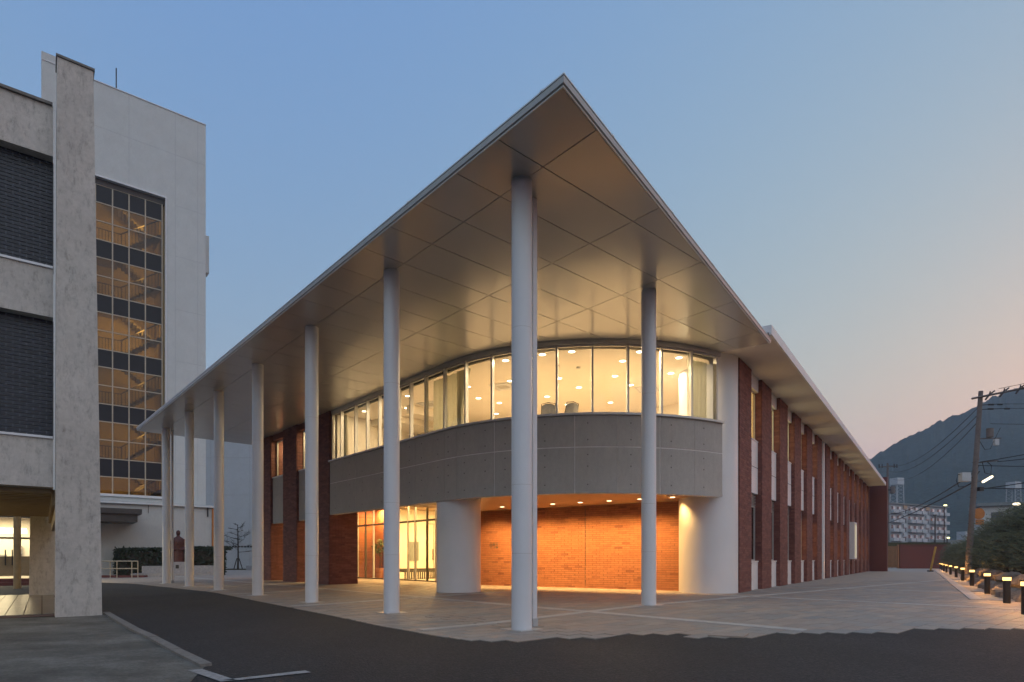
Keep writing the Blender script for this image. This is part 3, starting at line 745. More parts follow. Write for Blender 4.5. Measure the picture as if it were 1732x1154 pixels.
# air conditioner grille and smoke detectors on the ceiling
for u, v in ((7.6, 9.3), (7.0, 13.3), (11.9, 5.9)):
    a_ = P(MB().box(-.42, .42, -.42, .42, -.02, 0), 'air_conditioner_panel', 'trim', loc=(u, v, CZ-.002), rz=.4)
    add_parts(MB().box(-.2, .2, -.2, .2, -.028, -.0205).box(-.38, .38, .34, .37, -.026, -.0205).box(-.38, .38, -.37, -.34, -.026, -.0205), 'air_grille', 'frame', a_)
for u, v in ((8.0, 5.9), (7.3, 6.2)): P(MB().cyl(0, 0, -.045, 0, .07, 16), 'smoke_detector', 'gutter', loc=(u, v, CZ-.002), smooth=True)
# ---- lights under the band
AMB = (1, .56, .18)
udl = MB().box(-.07, .07, -.05, .05, -.012, 0).mesh('downlight', 'lampor')
for k in range(8):
    q = wallA+WD*(.95+k*1.16)+WN*1.45
    link('downlight', udl, bld, (q.x, q.y, 3.358), math.atan2(WD.y, WD.x))
    dirv = (-WN*.42).to_3d(); dirv.z = -1.0
    rot = dirv.to_track_quat('-Z', 'Y').to_euler()
    lamp('SPOT', (q.x, q.y, 3.33), 360 if k < 7 else 140, AMB, .05, bld, rot, 112, .8)
# ---- entrance lobby
GU = 9.9
ge = MB(); ge.box(GU-.05, GU+.05, 17.0, 28.0, .10, .17)
glz = P(ge, 'entrance_glazing', 'darkframe')
for v in (17.1, 17.9, 19.0, 19.7, 21.4, 23.44, 24.4, 25.4, 27.4): MB().box(GU-.045, GU+.045, v-.04, v+.04, .17, 4.3).build('mullion', 'frame' if v not in (17.9, 24.4) else 'darkframe', glz)
add_parts(MB().box(GU-.04, GU+.04, 17.0, 28.0, 3.18, 3.28), 'transom', 'darkframe', glz)
vs_ = (17.0, 17.1, 17.9, 19.0, 19.7, 21.4, 23.44, 24.4, 25.4, 27.4)
for a, b in zip(vs_[1:-1], vs_[2:]):
    for z0, z1 in ((.17, 3.18), (3.28, 4.3)): MB().box(GU-.005, GU+.003, a+.04, b-.04, z0, z1).build('pane', 'glass', glz)
P(MB().box(9.9, 16, 12.8, 28, .04, .095), 'lobby_floor', 'floorin')
P(MB().box(11.35, 16.0, 24.0, 24.15, .1, 4.3), 'interior_wall', 'cream')
P(MB().box(11.35, 11.5, 24.151, 26.15, .1, 4.3), 'interior_wall', 'brick2')
P(MB().box(9.95, 11.349, 26.0, 26.15, .1, 4.3), 'interior_wall', 'brick2')
for k in range(49): P(MB().box(9.96, 11.34, 25.985, 25.999, .11+k*.0815, .11+k*.0815+.070), 'brick_course', 'brick2')
P(MB().box(15.6, 15.75, 12.8, 24.0, .1, 4.3), 'interior_wall', 'cream')
P(MB().box(9.96, 15.6, 12.79, 12.9, .1, 4.3), 'interior_wall', 'cream')
P(MB().box(12.62, 13.28, 23.94, 23.99, 1.15, 2.32), 'notice_board', 'rooftrim')
P(MB().box(13.85, 13.91, 23.93, 23.99, .1, 3.5).box(14.95, 15.01, 23.93, 23.99, .1, 3.5).box(13.91, 14.95, 23.93, 23.99, 3.44, 3.5).box(14.40, 14.46, 23.935, 23.985, .1, 3.44), 'door_frame', 'frame')
for x in (14.28, 14.55): P(MB().box(x, x+.04, 23.86, 23.92, 1.2, 1.9), 'door_handle', 'darkframe')
for u, v in ((11, 18.2), (11, 20.6), (13, 19.4), (13.2, 21.6), (11, 25.0), (11.2, 26.6), (14.2, 17.6), (14.2, 20.6), (8.3, 19.0), (8.3, 21.5), (8.3, 24.5)):
    o = link('downlight', dlm, bld, (u, v, 4.298)); link('trim_ring', dlr, o); disc_lamp(u, v, 4.27, 150 if u > 10 else 60, (1, .60, .22) if v < 23 else (1, .50, .17))
# inside things
bn = empty('slatted_bench', W(12.1, 21.9, .095), BA+rad(90), 'dark low slatted bench inside the entrance lobby behind the glass', 'bench')
MB().box(-.3, .3, -1.3, 1.3, .42, .5).build('seat', 'glazedbox', bn)
for k in range(18): MB().box(-.3, -.27, -1.28+k*.145, -1.20+k*.145, .0, .42).build('slat', 'glazedbox', bn)
MB().prism([(.1, -1.35), (.3, -1.35), (.3, 1.35), (.1, 1.35)], .5, .62).build('back_edge', 'glazedbox', bn)
pp = empty('potted_tree', W(11.0, 24.7, .095), 0, 'small leafy tree in a terracotta pot inside the glass entrance', 'potted plant')
MB().rings([(0, 0, 0, .20, .20), (0, 0, .1, .24, .24), (0, 0, .5, .33, .33), (0, 0, .62, .36, .36), (0, 0, .62, .30, .30), (0, 0, .56, .29, .29)], 20).build('pot', 'terracotta', pp, smooth=True)
MB().tube([(0, 0, .5), (.03, .02, 1.1), (-.02, .03, 1.6)], .03, 6).build('stem', 'bark', pp)
def leaf_cloud(mb, n, c, r, size, squash=(1, 1, 1), flat=0.):
    for _ in range(n):
        while True:
            q = Vector((random.uniform(-1, 1), random.uniform(-1, 1), random.uniform(-1, 1)))
            if .25 < q.length < 1: break
        p = Vector((c[0]+q.x*r*squash[0], c[1]+q.y*r*squash[1], c[2]+q.z*r*squash[2]))
        a = Vector((random.gauss(0, 1), random.gauss(0, 1), random.gauss(0, 1)*(1-flat))).normalized(); b = a.orthogonal().normalized()
        b = (b*math.cos(random.uniform(0, 6.3))+a.cross(b)*math.sin(random.uniform(0, 6.3)))
        s_ = size*random.uniform(.6, 1.3)
        mb.add([p-a*s_, p+b*s_*.45, p+a*s_, p-b*s_*.45], [(0, 1, 2, 3)])
lf = MB(); leaf_cloud(lf, 260, (0, 0, 1.85), .5, .09); tag(lf.build('foliage', 'potleaf', pp), kind='stuff')
def chair(u, v, z, rz, label):
    c = empty('stacking_chair', W(u, v, z), BA+rz, label, 'chair', 'stacking chairs behind the curved window')
    MB().prism([(-.22, -.22), (.22, -.22), (.22, .22), (-.22, .22)], .43, .46).build('seat', 'gutter', c)
    b = MB(); n = 7; vs = []
    for k in range(n):
        x = -.23+.46*k/(n-1); yb = .22+.06*(1-(2*k/(n-1)-1)**2)
        vs += [(x, yb, .55), (x*.9, yb+.12, .98-.05*abs(2*k/(n-1)-1)**3), (x*.9, yb+.145, .98-.05*abs(2*k/(n-1)-1)**3), (x, yb+.025, .55)]
    fs = []
    for k in range(n-1):
        o = 4*k
        for e in range(4): fs.append((o+e, o+(e+1) % 4, o+4+(e+1) % 4, o+4+e))
    b.add(vs, fs); b.build('backrest', 'stone', c)
    MB().tube([(-.25, .23, .0), (-.25, .24, .55), (-.22, .36, .99), (0, .40, 1.02), (.22, .36, .99), (.25, .24, .55), (.25, .23, 0)], .014, 6).build('back_frame', 'black', c)
    for x in (-.22, .22): MB().tube([(x, -.24, 0), (x, -.2, .44)], .014, 6).build('leg', 'black', c)
chair(6.75, 6.0, 5.22, 2.2, 'tilted grey chair back beside a mullion in the curved window')
chair(7.05, 5.55, 5.22, 2.9, 'low dark rimmed chair back right of a mullion in the curved window')
# curtains
def drape(name, t0, t1, r, label, m='curtain', pinch=False, z0=5.0, z1=7.6):
    n = 46; rows = 12; vs = []; fs = []
    for i in range(rows+1):
        z = z0+(z1-z0)*i/rows; k_ = 1.0
        if pinch: k_ = .35+.65*abs((z-6.2)/1.4)**1.1 if z > 6.2 else .35+.3*abs((z-6.2)/1.2)
        for k in range(n+1):
            f = k/n; t_ = t0+(t1-t0)*f*k_; rr = r+.05*math.sin(f*math.pi*2*8)+.015*math.sin(f*31)
            p = CP(t_, rr); vs.append((p[0], p[1], z))
    for i in range(rows):
        for k in range(n): fs.append((i*(n+1)+k, i*(n+1)+k+1, (i+1)*(n+1)+k+1, (i+1)*(n+1)+k))
    o = MB().add(vs, fs).build(name, m, None, (BO[0], BO[1], 0), BA, smooth=True)
    tag(o, label, 'curtain', 'curtains behind the upper windows')
drape('curtain', AT(253), AT(260.5), 6.55, 'grey curtain filling the rightmost pane of the curved window', 'sheer')
drape('curtain', AT(183.5), AT(188.6), 6.62, 'curtain tied back at its waist left of the tall curved window', 'curtain', True)
drape('curtain', 9.05-10.1, AT(182.2), 6.58, 'flat dark green curtain closing one pane of the straight window', 'curtain')
drape('curtain', T0+.55, T0+.95, 6.62, 'narrow gathered curtain at the far left pane beside the brick pier', 'curtain')

# ------------------------------------------------------------------ old concrete building at the left
TA = math.atan2(1018, 1304)
P0 = (-9.76, 12.854)
ob = empty('concrete_building', (P0[0], P0[1], 0), TA, 'weathered grey concrete building with dark blue brick panels and a tall pillar', 'building')
def Q(mb, name, m, **k): return mb.build(name, m, ob, **k)
def pillar_mesh(h):
    m = MB(); m.add([(0, 0, -.05), (.835, 0, -.05), (.835, .55, -.05), (0, .55, -.05), (.035, .02, h), (.675, .02, h), (.675, .55, h), (.035, .55, h)], [(0, 3, 2, 1), (4, 5, 6, 7), (0, 1, 5, 4), (1, 2, 6, 5), (2, 3, 7, 6), (3, 0, 4, 7)]); return m
pil = Q(pillar_mesh(12.02), 'pillar', 'oldconc')
MB().box(.015, .70, -.01, .58, 12.022, 12.07).build('pillar_cap', 'kerb', pil)
Q(MB().box(-7, -.03, .18, 11.0, 9.93, 11.0), 'beam', 'oldconc'); Q(MB().box(-7, -.04, .12, .5, 11.002, 11.06), 'coping', 'kerb')
Q(MB().box(-7, -.03, .18, 11.0, 6.46, 7.5), 'beam', 'oldconc'); Q(MB().box(-7, -.035, .14, .6, 7.502, 7.55), 'coping', 'trim')
Q(MB().box(-7, -.03, .18, 11.0, 2.80, 3.84), 'beam', 'oldconc'); Q(MB().box(-7, -.035, .14, .6, 3.842, 3.89), 'coping', 'trim')
for z0, z1 in ((7.55, 9.93), (3.89, 6.46)):
    pn = Q(MB().box(-7, -.02, .452, .6, z0, z1), 'brick_panel', 'bluemortar')
    bl_, bh_ = .225, .0805; rows = int((z1-z0)/bh_)+1
    bme_ = MB().box(.0115, bl_-.0115, -.008, .012, .008, bh_-.008, skip='k').mesh('brick', 'bluebrick'); rb = MB(); n_ = 0
    cand = []
    for r in range(rows):
        x = -.03-(bl_/2 if r % 2 else 0)
        if r % 2: cand.append((-.03-bl_/2, bl_/2, r))
        while x > -6.9:
            cand.append((x-bl_, bl_, r)); x -= bl_
    cand.sort(key=lambda q: -q[0])
    for x, l_, r in cand:
        z = z0+r*bh_; top = min(bh_, z1-z)
        if top < .02: continue
        if l_ == bl_ and top >= bh_-.001 and n_ < 145:
            n_ += 1; link('brick', bme_, pn, (x, .442+random.uniform(-.003, .003), z))
        else: rb.box(x+.0115, x+l_-.0115, .434, .454, z+.008, z+top-.007, skip='k')
    tag(add_parts(rb, 'brick_courses', 'bluebrick', pn), kind='stuff')
Q(pillar_mesh(2.85), 'pillar', 'oldconc', loc=(-.57, 9.9, 0))
# passage under the building
for k in range(21): Q(MB().box(-6.5, -.05, .62+k*.47, .62+k*.47+.26, 2.70, 2.797), 'ceiling_slat', 'slat')
for k in range(19): Q(MB().box(-.05, .02, .70+k*.47, .70+k*.47+.16, 2.45, 2.795), 'wall_slat', 'slat')
Q(MB().box(.025, .12, .56, 9.8, 2.2, 2.798), 'side_beam', 'oldconc')
fl = Q(MB().box(-9, .02, .45, 10.8, -.02, .012), 'passage_floor', 'mortar')
tl = MB().box(.008, .312, .008, 1.192, 0, .018, skip='b').mesh('floor_tile', 'tile')
for a in range(20):
    for b in range(8): link('floor_tile', tl, fl, (-6.3+a*.32, .9+b*1.2, .012))
# bright glazed lobby at the back of the passage
Q(MB().box(-12, -.55, 27.5, 27.7, 0, 4.6), 'back_wall', 'cream')
Q(MB().box(-12, -.55, 22.6, 27.5, 3.55, 3.65), 'lobby_ceiling', 'ceiling'); Q(MB().box(-12, -.55, 22.2, 22.6, 3.30, 4.6), 'lintel', 'darkbrown')
Q(MB().box(-12, -.55, 21.2, 22.5, .0, .30).box(-12, -.55, 20.8, 21.199, .0, .15), 'step', 'redwall')
lg = Q(MB().box(-12, -.55, 22.40, 22.46, 2.24, 2.34), 'lobby_glazing', 'darkframe')
MB().box(-12, -.55, 22.41, 22.45, 1.34, 1.39).build('glazing_rail', 'slat', lg)
MB().box(-12, -.55, 22.42, 22.44, .42, 1.34).build('lower_panel', 'slat', lg)
for k in range(8): MB().box(-11.9+k*1.52, -11.85+k*1.52, 22.40, 22.46, .42, 3.30).build('mullion', 'slat', lg)
for x in (-1.66, -1.40): MB().box(x, x+.05, 22.32, 22.38, .95, 1.72).build('door_handle', 'black', lg)
for y in (23.6, 25.4):
    for x in (-11.4, -8.4, -5.4, -2.45): Q(MB().box(x, x+1.6, y, y+.25, 2.62, 2.84), 'tube_light', 'tube')
for x in (-9.7, -6.1, -2.0): lamp('AREA', (x, 25.0, 3.45), 260, (1, .82, .46), 2.2, ob)
Q(MB().box(-2.1, -1.75, 27.3, 27.45, .9, 1.5).box(-1.3, -1.1, 27.3, 27.45, 1.5, 2.0), 'wall_notice', 'stone')
for p_ in ((-5.0, 9.0, 2.2), (-4.2, 3.4, 2.2)): lamp('POINT', p_, 85, (1, .74, .32), .15, ob); Q(MB().cyl(p_[0], p_[1], p_[2]+.05, p_[2]+.5, .13, 16), 'added_lamp_housing', 'trim')  # out-of-view lamps and their housings, added to brighten the passage ceiling
Q(MB().cyl(-1.05, 17.0, 0, 3.6, .13, 20), 'post', 'slat', smooth=True)
lamp('AREA', (-4.2, 9.0, 2.68), 40, (1, .74, .32), .5, ob)

# ------------------------------------------------------------------ stair tower and annex
TO = (-27.33, 47.0)
tw = empty('stair_tower', (TO[0], TO[1], 0), TA, 'tall pale grey tower with a lit glazed staircase behind bronze glass', 'building')
def K(mb, name, m, parent=None, **k): return mb.build(name, m, parent or tw, **k)
WX0, WX1, WZ0, WZ1 = -5.35, .04, 6.14, 29.08
w_ = MB(); w_.box(-7.42, WX0, 0, 6, 0, 36.5); w_.box(.22, 3.1, 0, 6, 0, 36.5); w_.box(WX0, .22, 0, .6, 29.6, 36.5); w_.box(WX0, .22, .01, .6, 0, 6.05); w_.box(WX0, .22, 5.2, 6, 6.05, 36.5); w_.box(WX0, .22, .6, 5.2, 35.9, 36.5)
K(w_, 'wall', 'towerwall')
K(MB().box(-7.43, -6.55, .0, 5.9, 36.5, 37.1), 'wall', 'towerwall')
jn = MB()
for z in (33.2, 29.2, 25.2, 21.0, 16.9, 12.8, 8.8): jn.box(.9 if z < 29.5 else -7.0, 3.1, -.006, .0, z, z+.03)
for x in (-2.2, .9, 2.5): jn.box(x, x+.03, -.0065, .0, 29.75 if x < .5 else 5.9, 36.48)
K(jn, 'panel_joint', 'gutter')
K(MB().box(-7.42, 3.12, -.05, .3, 36.502, 36.56), 'coping', 'trim')
K(MB().box(WX0, .30, -.10, .55, 29.50, 29.62).box(.22, .30, -.10, .05, 5.95, 29.5).box(WX0, .22, -.12, .3, 5.95, 6.13), 'window_surround', 'trim')
K(MB().box(WX0, .2, .22, .59, 29.09, 29.49), 'head_panel', 'darkbrown')
K(MB().box(3.1, 3.55, 1.0, 1.9, 25.0, 28.05), 'wall_box', 'towerwall')
K(MB().tube([(-2.9, 1.2, 36.5), (-2.9, 1.2, 38.9)], .045, 6), 'lightning_rod', 'black')
rowsz = []
z = 29.08
for k in range(6):
    rowsz += [(z-1.32, z, 'd'), (z-2.68, z-1.32, 'g'), (z-4.08 if k < 5 else WZ0, z-2.68, 'g')] if k < 5 else [(z-1.36, z, 'd'), (WZ0, z-1.36, 'g')]
    z -= 4.06
xs = [WX0, -4.27, -3.21, -2.16, -1.09, WX1]
tg = K(MB().box(WX0, WX1, .25, .33, WZ0-.08, WZ0), 'stair_glazing', 'frame')
for x in xs: MB().box(x-.04, x+.04, .22, .34, WZ0, WZ1).build('mullion', 'darkbrown' if False else 'rail', tg)
for z0, z1, kd in rowsz:
    MB().box(WX0, WX1, .25, .33, z1-.035, z1+.035).build('transom', 'rail', tg)
    for a, b in zip(xs[:-1], xs[1:]):
        MB().box(a+.04, b-.04, .285, .295, z0+.035, z1-.035).build('dark_pane' if kd == 'd' else 'pane', 'darkpanel' if kd == 'd' else 'bronze', tg)
K(MB().box(WX0, .2, 4.5, 4.6, 4, 33), 'stair_wall', 'stairwall'); K(MB().box(.06, .2, .62, 4.5, 4, 33), 'stair_wall', 'stairwall')
for k in range(7):
    zf = 29.0-4.06*k-4.06+1.25+1.36   # landing level behind the top of each dark row
    zf = 29.08-4.06*k-4.05
    if zf < 3: zf = 4.9
    ls = MB().box(WX0, -2.6, .65, 4.5, zf-.25, zf)
    K(ls, 'stair_landing', 'stairsteel')
    fl1 = MB(); fl2 = MB()
    for i in range(11):      # near flight climbs to the right, far flight climbs back
        x0 = -2.6+i*.235; fl1.box(x0, x0+.26, .7, 1.9, zf+i*.18-.16, zf+i*.18+.02)
        x1 = 0-i*.235; fl2.box(x1-.26, x1, 2.3, 3.6, zf+2.0+i*.18-.16, zf+2.0+i*.18+.02)
    K(fl1, 'stair_flight', 'stairsteel'); K(fl2, 'stair_flight', 'stairsteel')
    rl = MB()
    for i in range(14): x = WX0+.1+i*.2; rl.box(x, x+.035, .615, .645, zf, zf+.95)
    rl.box(WX0, -2.6, .61, .65, zf+.95, zf+1.0)
    for i in range(12): x = -2.6+i*.22; zz = zf+i*.168; rl.box(x, x+.035, .635, .665, zz, zz+.95)
    rl.tube([(-2.7, .65, zf+.95), (0, .65, zf+2.05+.95)], .045, 6)
    K(rl, 'stair_railing', 'darkbrown')
    fk = (1.0, .45, 1.15, .5, .6, .45, .3)[k]
    lamp('AREA', (-1.4, .50, zf+2.2), 62*fk, (1, .74, .30), .9, tw, (rad(90), 0, rad(18)))
    lamp('AREA', (-4.2, .50, zf+2.4), 26*fk, (1, .74, .30), .7, tw, (rad(80), 0, rad(-10)))
    K(MB().box(-4.3, -4.0, 4.44, 4.49, zf+2.2, zf+2.5), 'alarm_lamp', emit('red_alarm_lamp', (1, .06, .03), .5) if k == 0 else bpy.data.materials['red_alarm_lamp'])
# annex
an = empty('annex_building', (TO[0]+.615*1.4, TO[1]-.788*1.4, 0), TA, 'low white rendered annex in front of the stair tower with a thin metal roof edge', 'building')
MB().box(-7, 3.25, 0, 1.3, 0, 5.32).build('wall', 'annex', an)
MB().box(-7, 3.45, -.25, 1.35, 5.325, 5.46).build('roof_edge', 'lip', an)
MB().box(-7, 3.42, -.2, 1.2, 5.462, 5.50).build('roof', 'gutter', an)
MB().tube([(3.32, -.08, 5.3), (3.32, -.08, 0)], .07, 10).build('downpipe', 'orange', an)
MB().tube([(2.95, -.1, 5.3), (2.95, -.1, 4.6)], .05, 8).build('drain_stub', 'black', an)
MB().tube([(-1.1, -.1, 5.3), (-1.1, -.1, 4.7)], .02, 6).build('cable', 'black', an)
cp = MB(); cp.box(-7, -1.85, -3.2, -.005, 4.40, 4.76); cp.box(-7, -2.1, -3.0, -.01, 3.85, 4.399); cp.build('porch_canopy', 'darkbrown', an)
# far pale wall
fb = empty('far_hall', (-34.5, 66.5, 0), rad(-2), 'large plain pale blue grey hall wall behind the tower and the bare tree', 'building')
MB().box(-6, 16, 0, 6, 0, 17.5).build('wall', 'farwall', fb)
j_ = MB()
for z in (4.2, 8.3, 12.4): j_.box(-6, 16, -.012, 0, z, z+.05)
for x in (1.2, 5.6, 9.8): j_.box(x, x+.04, -.013, 0, 0, 17.5)
j_.build('panel_joint', 'gutter', fb)
vn = MB()
for k in range(14): vn.box(1.6+k*.34, 1.8+k*.34, -.03, 0, 2.55, 2.72)
tag(vn.build('wall_vents', 'black', fb), kind='stuff')
lb = MB()
for z in (5.0, 5.9, 4.1): lb.box(.5, 2.3, -.06, 0, z, z+.16)
lb.box(.9, 2.2, -.4, 0, 3.2, 3.9); lb.build('wall_louver', 'gutter', fb)

# ------------------------------------------------------------------ courtyard things
st = empty('statue', (-23.45, 42.3, 0), rad(20), 'dark red bronze statue of a standing robed man on a pale stone pedestal', 'statue')
sb = MB()
sb.rings([(0, 0, 1.05, .40, .33), (0, 0, 1.2, .38, .31), (0, 0, 1.7, .35, .28), (0, 0, 2.1, .34, .26), (0, -.01, 2.45, .37, .26), (0, 0, 2.66, .36, .22), (0, 0, 2.78, .22, .16), (0, 0, 2.86, .10, .10), (0, 0, 2.94, .095, .10), (0, -.02, 3.0, .125, .14), (0, -.02, 3.1, .135, .155), (0, -.01, 3.2, .12, .14), (0, 0, 3.28, .06, .07)], 22)
for s_ in (-1, 1):
    sb.tube([(s_*.30, 0, 2.64), (s_*.43, .02, 2.3), (s_*.40, -.12, 1.95), (s_*.22, -.28, 1.92)], [.13, .15, .16, .10], 10)
    sb.tube([(s_*.22, -.28, 1.92), (s_*.12, -.33, 1.93)], [.06, .05], 8)
    sb.tube([(s_*.15, -.20, 1.03), (s_*.15, -.34, 1.02)], [.09, .07], 8)
    sb.tube([(s_*.05, -.155, 3.11), (s_*.05, -.13, 3.11)], .022, 6)
sb.tube([(0, -.15, 3.13), (0, -.185, 3.04)], [.02, .035], 6)
so = sb.build('figure', 'bronzestatue', st, smooth=True)
md = so.modifiers.new('fuse', 'REMESH'); md.mode = 'VOXEL'; md.voxel_size = .022; md.use_smooth_shade = True
pd = MB().prism([(-.48, -.42), (.48, -.42), (.48, .42), (-.48, .42)], .28, 1.06); pd.build('pedestal', 'stone', st)
MB().box(-2.2, -.6, -.15, .25, .28, .78).build('inscription_stone', 'stone', st); MB().box(.6, 2.3, -.15, .25, .28, .80).build('inscription_stone', 'stone', st)
MB().box(-2.7, 2.7, -.9, .8, 0, .27).build('plinth', 'stone', st); MB().box(-.1, .1, -.428, -.421, .6, .85).build('plaque', 'black', st)
def hedge_box(name, pts, h, dens, leaf, m, label, cat):
    o = empty(name, (0, 0, 0), 0, label, cat)
    a = MB(); xs_ = [p[0] for p in pts]; ys_ = [p[1] for p in pts]
    cx_, cy_ = sum(xs_)/len(xs_), sum(ys_)/len(ys_); o.location = (cx_, cy_, 0)
    core_ = MB().prism([((x-cx_)*.9, (y-cy_)*.9) for x, y in pts], 0, h*.9); core_.build('inner_branches', 'bark', o)
    n = len(pts)
    for _ in range(dens):
        i = random.randrange(n); p, q = Vector(pts[i]), Vector(pts[(i+1) % n]); f = random.random()
        if random.random() < .35:
            x = random.uniform(min(xs_), max(xs_)); y = random.uniform(min(ys_), max(ys_)); zz = h+random.gauss(0, .05)
        else: x, y = p+(q-p)*f; zz = h*random.random()**.8; x += random.gauss(0, .07); y += random.gauss(0, .07)
        d = Vector((random.gauss(0, 1), random.gauss(0, 1), random.gauss(0, 1))).normalized(); e = d.orthogonal().normalized(); s_ = leaf*random.uniform(.6, 1.4)
        c_ = Vector((x-cx_, y-cy_, zz)); a.add([c_-d*s_, c_+e*s_*.5, c_+d*s_, c_-e*s_*.5], [(0, 1, 2, 3)])
    tag(a.build('foliage', m, o), kind='stuff'); return o
hedge_box('hedge', [(-28.5, 43.2), (-24.6, 43.4), (-24.6, 44.5), (-28.5, 44.5)], 1.95, 5200, .10, 'hedge', 'dark clipped hedge left of the statue', 'hedge')
hedge_box('hedge', [(-24.5, 43.3), (-21.4, 43.2), (-20.9, 43.6), (-21.6, 45.0), (-24.5, 44.6)], 2.05, 5200, .10, 'hedge', 'dark rounded hedge behind and right of the statue', 'hedge')
rp = empty('ramp_railing', (-26.0, 40.3, 0), 0, 'cream steel handrail on a low kerb beside the annex entrance', 'railing')
MB().box(-3.0, 1.3, .1, .5, 0, .16).build('base_kerb', 'redwall', rp)
for z in (.62, 1.12): MB().tube([(-3.0, 0.0, z), (.95, 0.0, z)], .035, 8).build('rail', 'rail', rp)
for x in (-2.0, -.9, -.45, .55, .95): MB().tube([(x, 0.0, 0), (x, 0.0, 1.13)], .03, 8).build('post', 'rail', rp)
# bare tree
def grow(mb, p, d, L, r, lev):
    q = p+d*L; mid = p+d*L*.5+Vector((random.gauss(0, .03), random.gauss(0, .03), 0))*L
    mb.tube([p, mid, q], [r, r*.85, r*.65], 4, cap=False)
    if lev == 0: return
    for k in range(3 if lev > 1 else 4):
        a = random.uniform(0, 6.28); s_ = random.uniform(.5, 1.0)
        dd = (d+Vector((math.cos(a), math.sin(a), random.uniform(-.2, .35)))*s_).normalized(); f = random.uniform(.45, 1.0)
        grow(mb, p+(q-p)*f, dd, L*random.uniform(.5, .75), max(.012, r*.5), lev-1)
bt = empty('bare_tree', (-29.6, 65.0, 0), 0, 'thin leafless tree held by wooden stakes in front of the pale hall', 'tree')
MB().tube([(0, 0, 0), (.03, 0, 1.5), (0, .02, 3.2), (-.02, 0, 5.0)], [.10, .085, .07, .035], 7).build('trunk', 'bark', bt)
cr = MB()
for k in range(15):
    z = 2.0+k*.2; a = k*2.4; el = random.uniform(.05, .5)
    grow(cr, Vector((0, 0, z)), Vector((math.cos(a), math.sin(a), el)).normalized(), random.uniform(.9, 1.4)*(1.15-.04*k), .030, 2)
cr.build('crown', 'bark', bt)
for k in range(3):
    a = k*2.1; MB().tube([(.55*math.cos(a), .55*math.sin(a), 0), (.12*math.cos(a), .12*math.sin(a), 1.35)], .05, 6).build('support_stake', 'bark', bt)
pb = MB().box(-.55, .55, -.3, .3, 0, .55); o = pb.build('planter_box', 'stone', None, (-27.6, 64.0, 0)); tag(o, 'small pale planter block beside the bare tree', 'planter')
bd = MB().box(-4, 6, -.4, .4, 0, .22); o = bd.build('planting_bed', 'soil', None, (-29, 65.4, 0)); tag(o, kind='structure')

# ------------------------------------------------------------------ bollards
bol = empty('bollard_light', (0, 0, .1), 0, 'x', 'bollard', 'lit bollards along the paving edge')
MB().cyl(0, 0, 0, .60, .080, 20).build('post', 'black', bol, smooth=True)
MB().cyl(0, 0, .602, .685, .088, 20).build('lamp_lens', 'bollamp', bol, smooth=True)
MB().cyl(0, 0, .687, .72, .096, 20).build('cap', 'black', bol, smooth=True)
BL_ = [(12.66, -4.68), (17.51, -3.41), (24.62, -1.62), (32.08, .24), (38.9, 1.97), (46.6, 3.95), (54.2, 5.9), (61.8, 7.8), (69.4, 9.7), (77, 11.6), (8.98, -5.57)]
LB = ['nearest whole bollard light with a glowing amber head', 'second glowing bollard from the camera', 'third glowing bollard from the camera', 'fourth glowing bollard from the camera', 'fifth glowing bollard from the camera', 'sixth glowing bollard from the camera', 'seventh glowing bollard, just right of the leaning yellow bar', 'eighth glowing bollard, behind the leaning yellow bar', 'ninth glowing bollard near the red end wall', 'farthest glowing bollard at the end of the paving', 'bollard light half cut off by the right picture edge']
for k, (u, v) in enumerate(BL_):
    o = bol if k == 0 else copy_tree(bol)
    o.location = W(u, v, .1); o['label'] = LB[k]
    lamp('POINT', W(u, v, .1+.645), 130, (1, .46, .13), .12)
# rocks
def rock_mesh(seed):
    r = random.Random(seed); m = MB(); n = 9; k_ = 6
    rs = []
    vs = []; fs = []
    for i in range(k_+1):
        ph = math.pi*i/k_
        for j in range(n):
            th_ = 2*math.pi*j/n; q = 1+r.uniform(-.22, .22); vs.append((math.sin(ph)*math.cos(th_)*q, math.sin(ph)*math.sin(th_)*q, math.cos(ph)*q*.75))
    for i in range(k_):
        for j in range(n): fs.append((i*n+j, i*n+(j+1) % n, (i+1)*n+(j+1) % n, (i+1)*n+j))
    return m.add(vs, fs).mesh('garden_rock', 'rock', True)
rm = [rock_mesh(k) for k in range(7)]
kk = 0
for t_ in [(-4.2+.85*i) for i in range(34)]:
    for row in range(2):
        off = 1.05+row*.62+random.uniform(-.12, .15)+(.35 if t_ < -1 else 0); x, y = bp(t_+random.uniform(-.2, .2), off); s_ = random.uniform(.26, .46)*(1 if row == 0 else 1.15)
        o = link('garden_rock', rm[kk % 7], None, W(x, y, .12+row*.30), random.uniform(0, 6)); o.scale = (s_, s_*.85, s_*.8)
        near = min(range(len(BL_)), key=lambda i_: (W(*BL_[i_])[0]-o.location.x)**2+(W(*BL_[i_])[1]-o.location.y)**2)
        tag(o, ('lower' if row == 0 else 'upper')+' row boulder of the rock edging, '+('broad', 'squat', 'wide', 'small')[min(3, int((.53-s_)/.07))]+', beside the '+('cut off', 'nearest', 'second', 'third', 'fourth', 'fifth', 'sixth')[(near+1) % 11 if near < 10 else 0]+' bollard', 'rock', 'boulders edging the garden bed'); kk += 1
